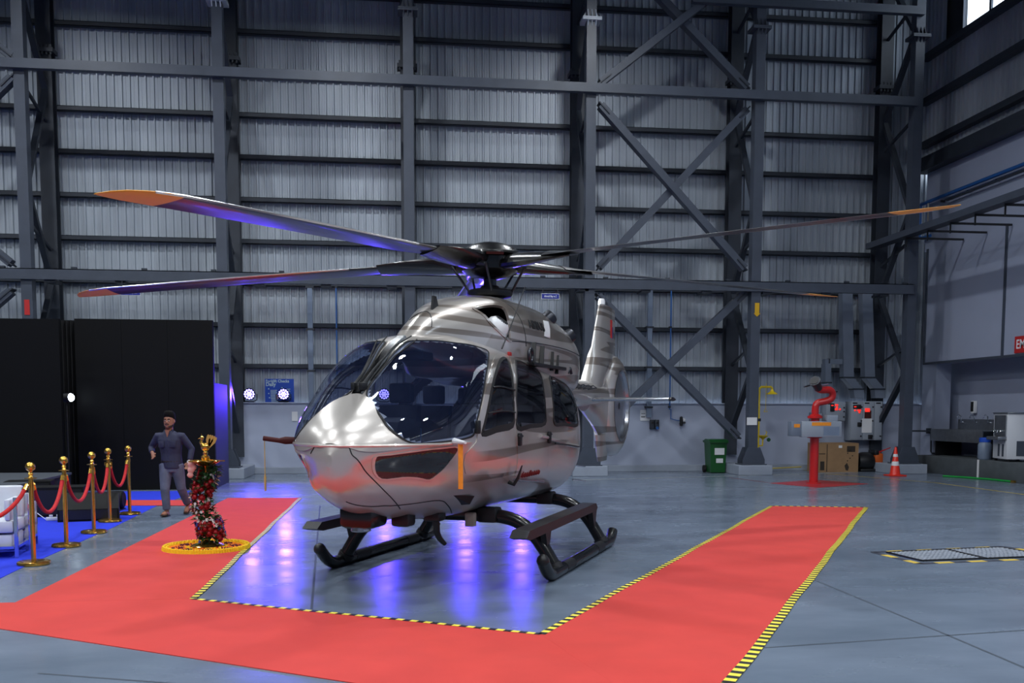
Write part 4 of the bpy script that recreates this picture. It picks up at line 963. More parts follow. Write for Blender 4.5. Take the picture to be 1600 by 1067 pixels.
r0 = W(334, 600, Y2+.2); r1 = G(358, 753)
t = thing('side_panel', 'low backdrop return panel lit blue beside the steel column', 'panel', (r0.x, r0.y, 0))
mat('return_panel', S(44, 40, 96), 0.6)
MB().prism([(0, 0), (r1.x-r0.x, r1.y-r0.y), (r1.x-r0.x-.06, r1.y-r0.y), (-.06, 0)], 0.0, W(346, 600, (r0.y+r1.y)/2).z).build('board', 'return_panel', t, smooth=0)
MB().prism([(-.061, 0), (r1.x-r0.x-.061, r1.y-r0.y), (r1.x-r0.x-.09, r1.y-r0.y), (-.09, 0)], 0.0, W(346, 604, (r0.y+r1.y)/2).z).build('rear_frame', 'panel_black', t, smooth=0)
s0 = G(112, 738, .5); s1 = G(0, 759, .5)
t = thing('stage_platform', 'grey-topped low black stage platform at the left edge', 'stage', (s0.x, s0.y, 0))
pl = [(0, 0), (s1.x-s0.x+.2, s1.y-s0.y), (-8, s1.y-s0.y-1), (-8, .0)]
MB().prism(pl, .46, .5).build('stage_top', 'stage_grey', t, smooth=0)
MB().prism([(p[0]-.02 if i < 2 else p[0], p[1]) for i, p in enumerate(pl)], .006, .46).build('stage_skirt', 'cloth_black', t, smooth=0)
# stage spotlight in the gap of the backdrop, aimed at the helicopter's fin
sp_ = W(104, 622, Y2-.35); aim = (Vector((3.6, 16.6, 2.75))-sp_).normalized()
t = thing('stage_spotlight', 'small white stage spotlight glowing in the dark gap of the backdrop', 'stage light', (sp_.x, sp_.y, 0.006))
M_ = Matrix.Translation((0, 0, sp_.z)) @ aim.to_track_quat('Z', 'Y').to_matrix().to_4x4()
mat('spot_lens', (1, 1, 1), .3, emit=(.75, .88, 1), estr=14)
MB().lathe([(0, -.2), (.07, -.19), (.09, -.1), (.09, .1), (.08, .1)], 18).xf(M_).build('lamp_body', 'rubber_black', t); MB().lathe([(0, .17), (.04, .16), (.07, .13), (.088, .09), (.08, .085)], 18).xf(M_).build('lens', 'spot_lens', t)
MB().cyl((0, 0, 0), (0, 0, sp_.z-.08), .02, 8).build('stand_pole', 'rubber_black', t); MB().lathe([(0, 0), (.2, 0), (.2, .02), (0, .03)], 18).build('stand_base', 'rubber_black', t)
l = bpy.data.lights.new('spot_beam', 'SPOT'); l.energy = 36000; l.color = (.86, .94, 1); l.spot_size = R(17); l.spot_blend = .35; l.shadow_soft_size = .07
o = bpy.data.objects.new('spot_beam', l); COL.objects.link(o); o.location = sp_+aim*.24; o.rotation_euler = (-aim).to_track_quat('Z', 'Y').to_euler()
# loudspeakers and power strip on the blue carpet
def wedge(label, px, py_, w, d, h, rz, kind):
    g = G(px, py_); t = thing('floor_speaker', label, 'speaker', (g.x, g.y, .0055), rz, 'black floor speakers')
    pr_ = [(-d/2, 0), (d/2, 0), (d/2, h), (-d*.05, h), (-d/2, h*.45)] if kind else [(-d/2, 0), (d/2, 0), (d/2, h), (-d/2, h)]
    MB().prism(pr_, -w/2, w/2, 'yz').build('cabinet', 'speaker_black', t, smooth=0)
    MB().box(-w/2+.03, w/2-.03, -d/2-.012, -d/2, .03, (h*.42 if kind else h-.04)).build('grille', 'satin_black', t, smooth=0)
    MB().bar((-w/2-.006, -.05, h*.6), (-w/2-.006, .1, h*.6), .012, .03).build('side_handle', 'rubber_black', t, smooth=0)
wedge('large black wedge speaker behind the middle stanchion', 140, 812, .85, .5, .40, .25, True)
wedge('black subwoofer box in front of the stage behind the second stanchion', 92, 805, .8, .55, .46, .2, False)
wedge('black speaker cabinet against the stage behind the nearest rope', 48, 798, .7, .5, .50, .2, False)
g = G(183, 797)
t = thing('stage_light', 'small round black stage lamp at the end of the wedge speaker', 'lamp', (g.x, g.y, .0055))
MB().lathe([(0, -.16), (.12, -.16), (.15, -.1), (.15, .1), (.12, .12), (0, .10)], 20, (0, 0, .17), 'x').build('lamp_body', 'speaker_black', t)
MB().tube([(0, -.19, .02), (0, -.19, .2), (0, -.17, .28)], .012, 6).build('yoke', 'satin_black', t); MB().box(-.1, .1, -.2, .15, 0, .02).build('foot', 'satin_black', t, smooth=0)
g = G(97, 813)
t = thing('power_strip', 'white power strip with looped cable on the blue carpet', 'power strip', (g.x, g.y, .0055), .3)
mat('plastic_white', S(215, 218, 224), 0.45)
MB().box(-.22, .22, -.04, .04, 0, .05, .01).build('strip_body', 'plastic_white', t)
for x in (-.15, -.05, .05, .15): MB().box(x-.025, x+.025, -.03, .03, .05, .085, .006).build('plug', 'plastic_white', t)
MB().tube([(.22, 0, .02), (.3, 0, .1)]+[(.45+.17*cos(a), 0, .18+.17*sin(a)) for a in [pi+2*pi*i/16 for i in range(17)]], .006, 5).build('cable', 'label_white', t)
MB().tube([(-.22, 0, .02), (-.35, .1, .12), (-.5, .15, .22), (-.55, .2, .05)], .006, 5).build('cable', 'label_white', t)
# white seats at the left edge
mat('leather_white', S(214, 218, 226), 0.4, var=0.04, scale=5)
mat('chrome', S(210, 214, 222), 0.12, 1.0)
def wseat(label, px, py_, w, d, h, rz, seat_h):
    g = G(px, py_); t = thing('lounge_seat', label, 'seat', (g.x, g.y, .0055), rz, 'white lounge seats')
    MB().box(-w/2, w/2, -d/2, d/2, seat_h-.14, seat_h, .03).build('seat_cushion', 'leather_white', t)
    MB().box(-w/2+.02, w/2-.02, -d/2+.02, d/2-.02, .10, seat_h-.16, .02).build('seat_box', 'leather_white', t)
    MB().box(-w/2, w/2, d/2-.12, d/2, seat_h, h, .03).build('backrest', 'leather_white', t)
    for sx in (-1, 1):
        MB().box(sx*w/2-.03+(.03 if sx < 0 else -.06), sx*w/2+.03+(.03 if sx < 0 else -.06), -d/2, d/2-.12, seat_h, h-.12, .02).build('armrest', 'leather_white', t)
        for sy in (-1, 1): MB().box(sx*(w/2+.02)-.018, sx*(w/2+.02)+.018, sy*(d/2-.02)-.018, sy*(d/2-.02)+.018, 0, h-.1).build('leg', 'chrome', t, smooth=0)
    MB().bar((w/2+.02, -d/2, .12), (w/2+.02, d/2, .12), .03, .03).build('frame_rail', 'chrome', t, smooth=0)
    MB().bar((-w/2, -d/2-.015, .12), (w/2, -d/2-.015, .12), .03, .03).build('frame_rail', 'chrome', t, smooth=0)
wseat('white lounge seat with chrome legs cut by the left picture edge', -14, 868, .62, .6, .78, .15, .42)
wseat('lower white seat with chrome rail just right of the nearer white seat', 27, 855, .30, .5, .64, .15, .38)
# ================================================================== things on and along the walls
mat('poster_blue', S(30, 80, 190), 0.45)
mat('sign_blue', S(28, 44, 140), 0.45)
mat('poster_text', S(196, 222, 226), 0.5)
mat('yellow_gloss', S(235, 205, 30), 0.35, coat=0.3)
mat('fire_red', S(196, 26, 24), 0.3, coat=0.5)
mat('bin_green', S(20, 84, 34), 0.4)
mat('panel_grey', S(150, 158, 170), 0.4)
mat('duct_grey', S(112, 122, 138), 0.45, var=0.08, scale=3)
mat('pipe_blue', S(36, 92, 160), 0.4)
mat('cardboard', S(150, 118, 84), 0.8, var=0.08, scale=6)
mat('cardboard_print', S(52, 42, 34), 0.8)
mat('led_red', S(200, 20, 20), 0.4, emit=S(255, 60, 50), estr=0.9)
mat('stainless', S(150, 155, 160), 0.3, 0.85, var=0.1, scale=8)
mat('plinth_dark', S(78, 84, 88), 0.7, var=0.15, scale=4)
mat('cone_red', S(222, 48, 30), 0.4)
mat('arrow_yellow', S(214, 168, 22), 0.45)
mat('violet_glow_panel', S(150, 90, 170), 0.5)
mat('sign_red', S(190, 40, 40), 0.45)
mat('hose_green', S(20, 150, 60), 0.5)

# blue wash lights on the wall ledge
mat('wash_lens', (0.3, 0.3, 1), 0.3, emit=(0.24, 0.2, 1.0), estr=9)
def wash_light(px, label, power, aim, zoff=0.0):
    p = W(px, 622, 25.98); t = thing('wash_light', label, 'stage light', (p.x, 25.98, 1.905), 0, 'blue stage wash lights')
    a = (Vector(aim)-Vector((p.x, 25.98, 2.12))).normalized(); M_ = Matrix.Translation((0, 0, .21)) @ a.to_track_quat('Z', 'Y').to_matrix().to_4x4()
    MB().lathe([(0, -.14), (.10, -.13), (.14, -.04), (.155, .1), (.16, .12), (.145, .12)], 22).xf(M_).build('can', 'satin_black', t)
    lens = MB()
    for r, n in ((0, 1), (.055, 6), (.112, 12)):
        for k in range(n): lens.lathe([(0, .128), (.02, .126), (.026, .118)], 8, (r*cos(2*pi*k/n), r*sin(2*pi*k/n), 0))
    lens.lathe([(0, .112), (.14, .112), (.142, .105)], 20); lens.xf(M_).build('led_lens', 'wash_lens', t)
    MB().tube([(-.19, 0, .21), (-.19, 0, .06), (-.1, 0, .015), (.1, 0, .015), (.19, 0, .06), (.19, 0, .21)], .012, 6).build('yoke', 'satin_black', t)
    MB().box(-.12, .12, -.06, .06, 0, .012).build('foot_plate', 'satin_black', t, smooth=0)
    l = bpy.data.lights.new('wash_beam', 'SPOT'); l.energy = power; l.color = (0.07, 0.03, 1.0); l.spot_size = R(75); l.spot_blend = 0.6; l.shadow_soft_size = 0.13
    o = bpy.data.objects.new('wash_beam', l); COL.objects.link(o); o.location = Vector((p.x, 25.98, 2.115))+a*.16; o.rotation_euler = (-a).to_track_quat('Z', 'Y').to_euler()
wash_light(390, 'blue stage wash light on the wall ledge left of the poster', 420, (-2.8, 12, 1.2))
wash_light(443, 'blue stage wash light on the wall ledge in front of the poster', 420, (-1, 11, 1.5))
wash_light(600, 'blue stage wash light hidden behind the windshield, first of three', 270, (0.2, 9, 2.6))
wash_light(727, 'blue stage wash light hidden behind the cabin, second of three', 270, (0.4, 9, 2.8))
wash_light(815, 'blue stage wash light hidden behind the sliding door, third of three', 270, (1.5, 9, 2.6))

p0, p1 = W(414.5, 634, 26.12), W(459, 592, 26.12)
t = thing('safety_poster', 'blue safety poster about forklift checks standing on the wall ledge', 'poster', ((p0.x+p1.x)/2, 26.12, 1.90))
pw, ph = p1.x-p0.x, p1.z-1.90
MB().box(-pw/2, pw/2, 0, .012, 0, ph).build('board', 'poster_blue', t, smooth=0)
for s_, sz, x, z, bo in (('Forklift Checks', .105, -pw*.47, ph*.90, .003), ('Daily', .135, -pw*.47, ph*.76, .005)):
    text_obj('heading', s_, sz, 'poster_text', t, FACE_Y((x, -.003, z)), align='LEFT', bold=bo, sx=.94)
for cx_, cz in ((-.22, .50), (.24, .55), (-.22, .30), (.24, .30), (-.2, .12)):
    MB().add([(cx_*pw-.13, -.002, cz*ph+.03), (cx_*pw-.10, -.002, cz*ph+.03), (cx_*pw-.10, -.002, cz*ph+.06), (cx_*pw-.13, -.002, cz*ph+.06)], [(0, 1, 2, 3)]).build('bullet', 'poster_text', t, smooth=0)
    for k in range(4): MB().add([(cx_*pw-.07, -.002, cz*ph-.03*k), (cx_*pw+.1-.02*(k % 2), -.002, cz*ph-.03*k), (cx_*pw+.1-.02*(k % 2), -.002, cz*ph-.03*k+.014), (cx_*pw-.07, -.002, cz*ph-.03*k+.014)], [(0, 1, 2, 3)]).build('text_line', 'poster_text', t, smooth=0)
mat('poster_pink', S(190, 150, 190), 0.5)
MB().lathe([(.03, 0), (.055, 0), (.055, .002), (.03, .002)], 16, (-.04, -.003, ph*.24), 'y').build('pictogram', 'poster_pink', t)

def bay_sign(px, py_, label, s_):
    p = W(px, py_, YFR-.18); t = thing('bay_sign', label, 'sign', (p.x, YFR-.18, p.z), 0, 'blue bay signs')
    MB().box(-.23, .23, -.01, .01, -.07, .07).build('plate', 'label_white', t, smooth=0); MB().box(-.22, .22, -.014, -.01, -.06, .06).build('face', 'sign_blue', t, smooth=0)
    text_obj('lettering', s_, .075, 'text_white', t, FACE_Y((0, -.016, 0)), sx=.62, bold=.001)
    MB().box(-.2, -.18, -.005, .02, .07, 4.782-p.z).build('hanger', 'steel_dark', t, smooth=0); MB().box(.18, .2, -.005, .02, .07, 4.782-p.z).build('hanger', 'steel_dark', t, smooth=0)
bay_sign(860, 463, 'small blue bay sign hanging under the walkway right of the rotor mast', 'Aircraft Bay no.2')
bay_sign(204, 457, 'small blue bay sign hanging under the walkway behind the left rotor blade tip', 'Aircraft Bay no.1')

# conduits, boxes, thin pipes on the back wall
def conduit(label, px, y0, y1, w, m, Y=25.92):
    a, c = W(px, y0, Y), W(px, y1, Y); t = thing('wall_conduit', label, 'conduit', (a.x, Y, a.z), 0)
    MB().box(-w/2, w/2, -w/3, w/3, c.z-a.z, 0).build('tube', m, t, smooth=0)
    k = 0
    while k < a.z-c.z: MB().box(-w*.8, w*.8, -w/3-.01, w/3+.12, -k-.05, -k).build('clamp', 'steel_dark', t, smooth=0); k += 1.1
conduit('light grey vertical conduit left of the nose of the helicopter', 484, 447, 632, .13, 'steel_light')
conduit('light grey vertical conduit above the switch boxes right of the fin', 1016, 447, 652, .13, 'steel_light')
conduit('thin blue vertical pipe above the left windshield', 525, 447, 600, .035, 'pipe_blue')
conduit('thin blue vertical pipe above the air valve', 1049, 447, 640, .035, 'pipe_blue')
p = W(1023, 663, 25.9); t = thing('switch_boxes', 'pair of dark switch boxes with one blue socket on the wall', 'switch box', (p.x, 25.99, p.z))
for dx in (-.07, .07): MB().box(dx-.06, dx+.06, -.1, 0, -.13, .13, .015).build('box', 'steel_dark', t); MB().box(dx-.03, dx+.03, -.115, -.1, .02, .08, .005).build('switch', 'satin_black', t)
MB().lathe([(0, -.13), (.04, -.13), (.045, -.1), (.045, -.06)], 14, (.07, 0, -.10), 'y').build('socket', 'pipe_blue', t)
p = W(1065, 657, 25.9); t = thing('air_valve', 'small air regulator with blue fitting on the wall below the thin pipe', 'valve', (p.x, 25.99, p.z))
MB().tube([(-.30, -.05, .32), (-.30, -.05, .05), (-.1, -.05, .0), (.0, -.05, 0)], .014, 6).build('hose', 'pipe_blue', t)
MB().lathe([(.0, -.16), (.04, -.14), (.05, 0), (.04, .1), (0, .12)], 14, (0, -.06, 0)).build('regulator', 'satin_black', t); MB().lathe([(0, -.05), (.045, -.04), (.045, 0)], 14, (.07, -.02, .02), 'y').build('gauge', 'label_white', t)
MB().tube([(-.05, -.06, -.08), (.12, -.06, -.06)], .02, 8).build('outlet', 'satin_black', t)
p = W(1008, 649, 25.98); t = thing('wall_notice', 'white wall notice with two lines of small print right of the fan housing', 'sign', (p.x, 25.99, p.z))
MB().box(-.14, .14, -.012, 0, -.15, .15).build('plate', 'label_white', t, smooth=0)
for x0, x1, z, h_ in ((-.11, .0, .05, .014), (.025, .11, .05, .014), (-.115, .0, -.04, .026), (.03, .115, -.04, .026)): MB().box(x0, x1, -.014, -.012, z-h_/2, z+h_/2).build('print_line', 'text_black', t, smooth=0)
p = W(459, 650, 25.98); t = thing('wall_notice', 'small white notice on the wall at the left edge of the left windshield', 'sign', (p.x, 25.99, p.z))
MB().box(-.05, .1, -.012, 0, -.13, .12).build('plate', 'label_white', t, smooth=0)
# marks on the columns
p = W(1175, 484, YFR-.13); t = thing('arrow_mark', 'yellow downward arrow on the column above the safety shower', 'sign', (COLX[5]+.03, YFR-.135, p.z))
MB().prism([(-.06, .18), (.06, .18), (.06, -.09), (.09, -.09), (0, -.18), (-.09, -.09), (-.06, -.09)], -.006, 0, 'xz').build('arrow', 'arrow_yellow', t, smooth=0)
p = W(37, 480, YFR-.13); t = thing('red_mark', 'red rectangle on the far left column above the black panel', 'sign', (COLX[1], YFR-.135, p.z))
MB().box(-.06, .06, -.006, 0, -.18, .18).build('plate', 'sign_red', t, smooth=0)
p = W(1169, 658, YFR-.13); t = thing('paper_notice', 'sheet of white paper taped low on the column by the safety shower', 'paper', (COLX[5]-.05, YFR-.14, p.z))
MB().box(-.14, .14, -.004, 0, -.10, .10).build('sheet', 'label_white', t, smooth=0)

# green bin
Yb = 25.1; p = W(1118, 700, Yb)
t = thing('wheelie_bin', 'dark green wheeled bin with white labels at the foot of the diagonal brace', 'bin', (p.x, Yb, 0))
def taper(x0, x1, y0, y1, z0, z1, k): return [[Vector((x*s_, y*s_, z)) for x, y in ((x0, y0), (x1, y0), (x1, y1), (x0, y1))] for z, s_ in ((z0, k), (z1, 1))]
MB().loft(taper(-.235, .235, -.26, .26, .02, .82, .84)).build('body', 'bin_green', t, smooth=0)
lid = MB().prism([(-.30, .82), (.28, .82), (.28, .87), (.1, .92), (-.2, .91), (-.30, .86)], -.26, .26, 'yz').build('lid', 'bin_green', t, smooth=0)
MB().tube([(-.26, .30, .86), (.26, .30, .86)], .018, 8).build('handle', 'bin_green', t)
for sx in (-1, 1): MB().lathe([(0, -.03), (.10, -.03), (.10, .03), (0, .03)], 18, (sx*.22-.02, .20, .10), 'x').build('wheel', 'rubber_black', t)
MB().box(-.11, .16, -.262, -.25, .50, .68).build('label_sheet', 'label_white', t, smooth=0); MB().box(-.06, .13, -.25, -.235, .28, .40).build('label_sheet', 'label_white', t, smooth=0)
# emergency shower
Ys = 24.9; p = W(1184.5, 700, Ys)
t = thing('safety_shower', 'yellow emergency shower with eye wash bowl beside the column', 'shower', (p.x, Ys, 0))
MB().lathe([(.09, 0), (.09, .02), (.04, .04), (.03, .05)], 16).build('floor_flange', 'yellow_gloss', t)
MB().tube([(0, 0, .04), (0, 0, 2.22), (.0, 0, 2.28), (.06, 0, 2.33), (.33, 0, 2.33), (.36, 0, 2.30), (.36, 0, 2.24)], .03, 10).build('riser', 'yellow_gloss', t)
MB().lathe([(.02, .12), (.04, .10), (.05, .06), (.15, .0), (.15, -.02), (0, -.02)], 20, (.36, 0, 2.15)).build('shower_head', 'yellow_gloss', t)
MB().tube([(.18, -.03, 2.42), (.18, -.03, 1.75)], .007, 6).build('pull_rod', 'yellow_gloss', t); MB().tube([(.13, -.03, 1.66), (.18, -.03, 1.75), (.23, -.03, 1.66), (.13, -.03, 1.66)], .01, 6).build('pull_handle', 'yellow_gloss', t)
MB().lathe([(.03, -.09), (.06, -.06), (.14, .0), (.145, .02), (.13, .02), (.03, -.05)], 20, (.13, 0, 1.0)).build('eye_wash_bowl', 'yellow_gloss', t)
MB().tube([(0, 0, .74), (.12, 0, .74), (.13, 0, .92)], .022, 8).build('bowl_pipe', 'yellow_gloss', t); MB().tube([(.2, 0, 1.02), (.24, 0, 1.1), (.2, 0, 1.14)], .014, 6).build('spout', 'yellow_gloss', t)
MB().lathe([(0, 0), (.05, 0), (.055, .02), (0, .03)], 14, (.29, -.03, .90), 'y').build('push_plate', 'bin_green', t)
MB().box(-.06, .05, -.04, .04, 1.40, 1.48).build('band', 'satin_black', t, smooth=0); MB().tube([(0, 0, .12), (.45, 0, .12), (1.35, .25, .14)], .018, 6).build('feed_pipe', 'paint_yellow', t)
# fire monitor on post
g = G(1271, 755)
t = thing('fire_monitor', 'red fire water monitor on a post with grey control box', 'fire hydrant', (g.x, g.y, 0))
MB().lathe([(.0, 0), (.17, 0), (.17, .02), (.10, .03)], 16).build('base_plate', 'fire_red', t)
MB().lathe([(.10, .02), (.10, 1.05), (.17, 1.06), (.17, 1.10), (.10, 1.11), (.10, 1.5), (.17, 1.51), (.17, 1.56), (.12, 1.58), (.10, 1.6)], 18).build('post', 'fire_red', t)
MB().tube(smooth_poly([(0, 0, 1.56), (.0, 0, 1.74), (.05, 0, 1.86), (.22, -.02, 1.90), (.36, -.04, 1.96), (.38, -.06, 2.08), (.28, -.1, 2.16), (.08, -.14, 2.16), (-.06, -.2, 2.20)], 3, False), .082, 14).build('swivel_pipe', 'fire_red', t)
nz = MB().tube([(-.02, -.18, 2.19), (-.12, -.28, 2.28), (-.20, -.36, 2.36)], [.09, .10, .13], 18).build('nozzle', 'dark_metal', t)
MB().tube([(-.199, -.359, 2.359), (-.206, -.366, 2.366)], [.10, .10], 18).build('nozzle_mouth', 'satin_black', nz)
MB().tube([(-.42, -.30, 2.22), (-.25, -.22, 2.26)], .018, 6).build('lever', 'chrome', nz); MB().tube([(.2, -.2, 2.3), (-.02, -.2, 2.26)], .018, 6).build('lever', 'chrome', nz)
cbx = MB().box(-.42, .52, -.28, -.1, 1.08, 1.44, .01).build('control_box', 'panel_grey', t); MB().box(-.66, -.42, -.22, -.0, 1.1, 1.44, .01).build('side_box', 'duct_grey', t)
MB().box(-.20, .26, -.285, -.28, 1.34, 1.42).build('warning_strip', 'ribbon_orange', cbx, smooth=0); MB().box(.08, .46, -.285, -.28, 1.12, 1.32).build('plate', 'steel_light', cbx, smooth=0)
MB().box(-.60, -.46, -.225, -.22, 1.30, 1.38).build('warning_strip', 'ribbon_orange', cbx, smooth=0); MB().box(.2, .46, -.2, -.05, 1.44, 1.58, .005).build('top_box', 'panel_grey', t)

# electrical cabinets
def cabinet(label, x0, x1, y0, y1, doors, leds):
    a, c = W(x0, y1, 25.62), W(x1, y0, 25.62); t = thing('electrical_cabinet', label, 'cabinet', ((a.x+c.x)/2, 25.62, a.z), 0, 'wall cabinets'); w = c.x-a.x; h = c.z-a.z
    MB().box(-w/2, w/2, 0, .36, 0, h, .006).build('body', 'panel_grey', t)
    fx = -w/2
    for i, dw in enumerate(doors):
        d = MB().box(fx+.008, fx+dw*w-.008, -.025, 0, .012, h-.012, .006).build('door', 'panel_grey', t)
        for z in (.12, h-.16, h*.5): MB().lathe([(0, -.045), (.022, -.04), (.022, -.02)], 10, (fx+dw*w-.05, 0, z), 'y').build('lock', 'satin_black', d)
        MB().box(fx+.04, fx+.18, -.028, -.024, h-.07, h-.035).build('name_plate', 'satin_black', d, smooth=0)
        fx += dw*w
    for (u, v, k) in leds:
        x, z = -w/2+u*w, v*h
        if k == 'r': MB().lathe([(0, -.045), (.026, -.042), (.03, -.02)], 12, (x, 0, z), 'y').build('indicator_lamp', 'led_red', t)
        elif k == 'm': MB().box(x-.06, x+.06, -.035, -.02, z-.055, z+.055).build('meter', 'satin_black', t, smooth=0); MB().box(x-.035, x+.035, -.037, -.034, z-.015, z+.015).build('meter_digits', 'led_red', t, smooth=0)
        elif k == 'k': MB().box(x-.06, x+.06, -.06, -.02, z-.06, z+.06, .01).build('switch', 'satin_black', t)
        elif k == 'd': MB().box(x-.10, x+.10, -.032, -.024, z-.11, z+.11).build('breaker_window', 'cover_red', t, smooth=0)
        elif k == 'p': MB().box(x-.15, x+.15, -.028, -.024, z-.20, z+.20).build('drawing_pocket', 'label_white', t, smooth=0)
    return t
cabinet('smaller grey electrical cabinet with red lamps above the cardboard box', 1290, 1321, 628, 658, (1.0,), [(.3, .82, 'm'), (.48, .84, 'r'), (.56, .84, 'r'), (.55, .72, 'r'), (.48, .62, 'r'), (.55, .62, 'r'), (.7, .62, 'r'), (.3, .62, 'k')])
cabinet('larger grey electrical cabinet with three doors and red lamps', 1328, 1379, 627, 688, (.38, .36, .26), [(.12, .86, 'm'), (.24, .86, 'k'), (.12, .77, 'r'), (.22, .77, 'r'), (.28, .77, 'r'), (.26, .72, 'r'), (.46, .80, 'r'), (.51, .80, 'r'), (.56, .80, 'r'), (.46, .75, 'r'), (.51, .75, 'r'), (.56, .75, 'r'), (.53, .66, 'd'), (.27, .41, 'k'), (.51, .38, 'p'), (.62, .09, 'k')])
p = W(1284, 650, 25.7); t = thing('junction_box', 'small grey junction box left of the smaller electrical cabinet', 'box', (p.x-.1, 25.8, p.z-.4))
MB().box(-.15, .17, 0, .19, 0, .5, .01).build('body', 'duct_grey', t); MB().box(-.13, .15, -.012, 0, .03, .47, .004).build('lid', 'panel_grey', t)
# cable ducts
def duct(label, pts, w, Y=25.7):
    q = [W(*p, Y) for p in pts]; t = thing('cable_duct', label, 'duct', q[0], 0, 'grey cable ducts'); b = MB(); rings = []
    for i, p in enumerate(q):
        rings.append([Vector((p.x-q[0].x+sx*w/2, sy*.13, p.z-q[0].z)) for sx, sy in ((-1, -1), (1, -1), (1, 1), (-1, 1))])
    b.loft(rings).build('duct_run', 'duct_grey', t, smooth=0)
    for r in rings[1:-1]: c = r[0]; MB().box(c.x-.015, c.x+w+.015, -.145, .145, c.z-.02, c.z+.02).build('joint_flange', 'steel_dark', t, smooth=0)
duct('middle grey cable duct dropping to the larger electrical cabinet', [(1321, 456), (1323, 590), (1338, 608), (1340, 622)], .30)
duct('right grey cable duct dropping to the larger electrical cabinet', [(1352, 456), (1356, 590), (1371, 608), (1372, 622)], .30)
duct('short thin grey cable duct dropping to the smaller electrical cabinet', [(1291, 568), (1291, 598), (1300, 612), (1301, 623)], .17)
a, c = W(1287, 565, 25.7), W(1314, 565, 25.7); t = thing('cable_duct', 'horizontal grey cable duct joining the thin duct to the middle one', 'duct', a, 0, 'grey cable ducts'); MB().box(0, c.x-a.x, -.1, .1, -.07, .07).build('duct_run', 'duct_grey', t, smooth=0); MB().box(.1, .14, -.11, .11, -.08, .08).build('joint_flange', 'steel_dark', t, smooth=0)
# cardboard box, machine, cone
Yc = 24.9; a, c = W(1276, 727, Yc), W(1342, 690, Yc)
t = thing('cardboard_box', 'large brown cardboard box on the floor under the electrical cabinets', 'box', ((a.x+c.x)/2, Yc+.3, 0)); w = c.x-a.x; h = .80
MB().box(-w/2, w/2, -.3, .3, 0, h-.005).build('carton', 'cardboard', t, smooth=0)
for sy in (-1, 1): MB().box(-w/2, w/2, min(0, sy*.3), max(0, sy*.3), h-.004, h+.004).xf(Matrix.Translation((0, sy*.004, 0))).build('flap', 'cardboard', t, smooth=0)
def prn(*a): return MB().box(*a).build('print', 'cardboard_print', t, smooth=0)
prn(-w/2+.28, -w/2+.30, -.304, -.3, .02, h-.03)
prn(w/2-.34, w/2-.10, -.304, -.3, h-.24, h-.08)
for k in range(5): prn(w/2-.33+.07*(k % 3), w/2-.30+.07*(k % 3), -.304, -.3, .30+.07*k, .33+.07*k)
MB().prism([(w/2-.36, .06), (w/2-.30, .04), (w/2-.27, .14), (w/2-.33, .26), (w/2-.40, .18)], -.304, -.3, 'xz').build('print', 'cardboard_print', t, smooth=0); prn(-w/2+.1, -w/2+.22, -.304, -.3, .06, .3); prn(-w/2+.06, -w/2+.24, -.304, -.3, .5, .52)
MB().box(.02, .12, -.305, -.3, h-.13, h-.06).build('label', 'label_white', t, smooth=0)
p = W(1358, 715, 25.2); t = thing('floor_machine', 'black and orange blower machine beside the cardboard box', 'machine', (p.x, 25.2, 0))
MB().lathe([(0, -.25), (.22, -.24), (.26, -.1), (.26, .1), (.2, .2), (0, .22)], 20, (-.12, 0, .28), 'x').build('drum', 'satin_black', t)
mat('orange_plastic', S(200, 90, 30), 0.5)
MB().box(.08, .34, -.18, .18, .22, .52, .06).build('motor_cover', 'orange_plastic', t); MB().box(-.35, .38, -.22, .22, .0, .08, .02).build('base', 'satin_black', t)
MB().tube([(.2, 0, .5), (.4, 0, .58), (.62, 0, .66)], .016, 6).build('handle', 'fire_red', t); MB().box(.06, .2, -.19, .19, .46, .60, .03).build('filter_cap', 'satin_black', t)
g = G(1399, 738); t = thing('traffic_cone', 'orange-red traffic cone with white bands near the right wall', 'cone', (W(1399, 720, 23.3).x, 23.3, 0))
MB().box(-.21, .21, -.21, .21, 0, .035, .01).build('base', 'cone_red', t)
MB().lathe([(.15, .035), (.13, .06), (.028, .74), (.02, .75), (0, .75)], 22).build('cone_body', 'cone_red', t)
for z0, z1 in ((.27, .38), (.50, .57)):
    r = lambda z: .13-(z-.06)*(.102/.68)+.002
    MB().lathe([(r(z0), z0), (r(z1), z1)], 22).build('white_band', 'label_white', t)
# sink trough, plinth, cooler, dispenser on the right wall
a = Vector((14.15, 0, 0))
t = thing('concrete_plinth', 'dark concrete step under the sink and water cooler', 'plinth', (15.0, 22.2, 0)); MB().box(-.55, .5, -3.4, 2.95, 0, .46, .01).build('step', 'plinth_dark', t); MB().box(-.56, -.545, -.05, .02, 0, .47).build('edge_strip', 'label_white', t, smooth=0)
t = thing('sink_trough', 'long stainless wash trough with four taps against the right wall', 'sink', (15.3, 23.85, .462))
MB().prism([(-.42, .50), (.42, .50), (.42, .72), (-.42, .72), (-.42, .70), (.36, .70), (.36, .53), (-.3, .53)], -1.15, 1.2, 'xz').build('trough', 'stainless', t, smooth=0)
MB().box(-.44, -.41, -1.15, 1.2, .40, .73).build('front_apron', 'stainless', t, smooth=0); MB().box(.36, .42, -1.15, 1.2, .7, 1.0).build('splashback', 'stainless', t, smooth=0)
for y in (-1.0, 1.05): MB().box(-.38, .38, y-.02, y+.02, 0, .5).build('leg_frame', 'satin_black', t, smooth=0)
for y in (-.85, -.25, .35, .95): MB().tube([(.36, y, .92), (.30, y, .92), (.29, y, 1.08), (.22, y, 1.12), (.17, y, 1.08), (.17, y, 1.02)], .016, 8).build('tap', 'chrome', t)
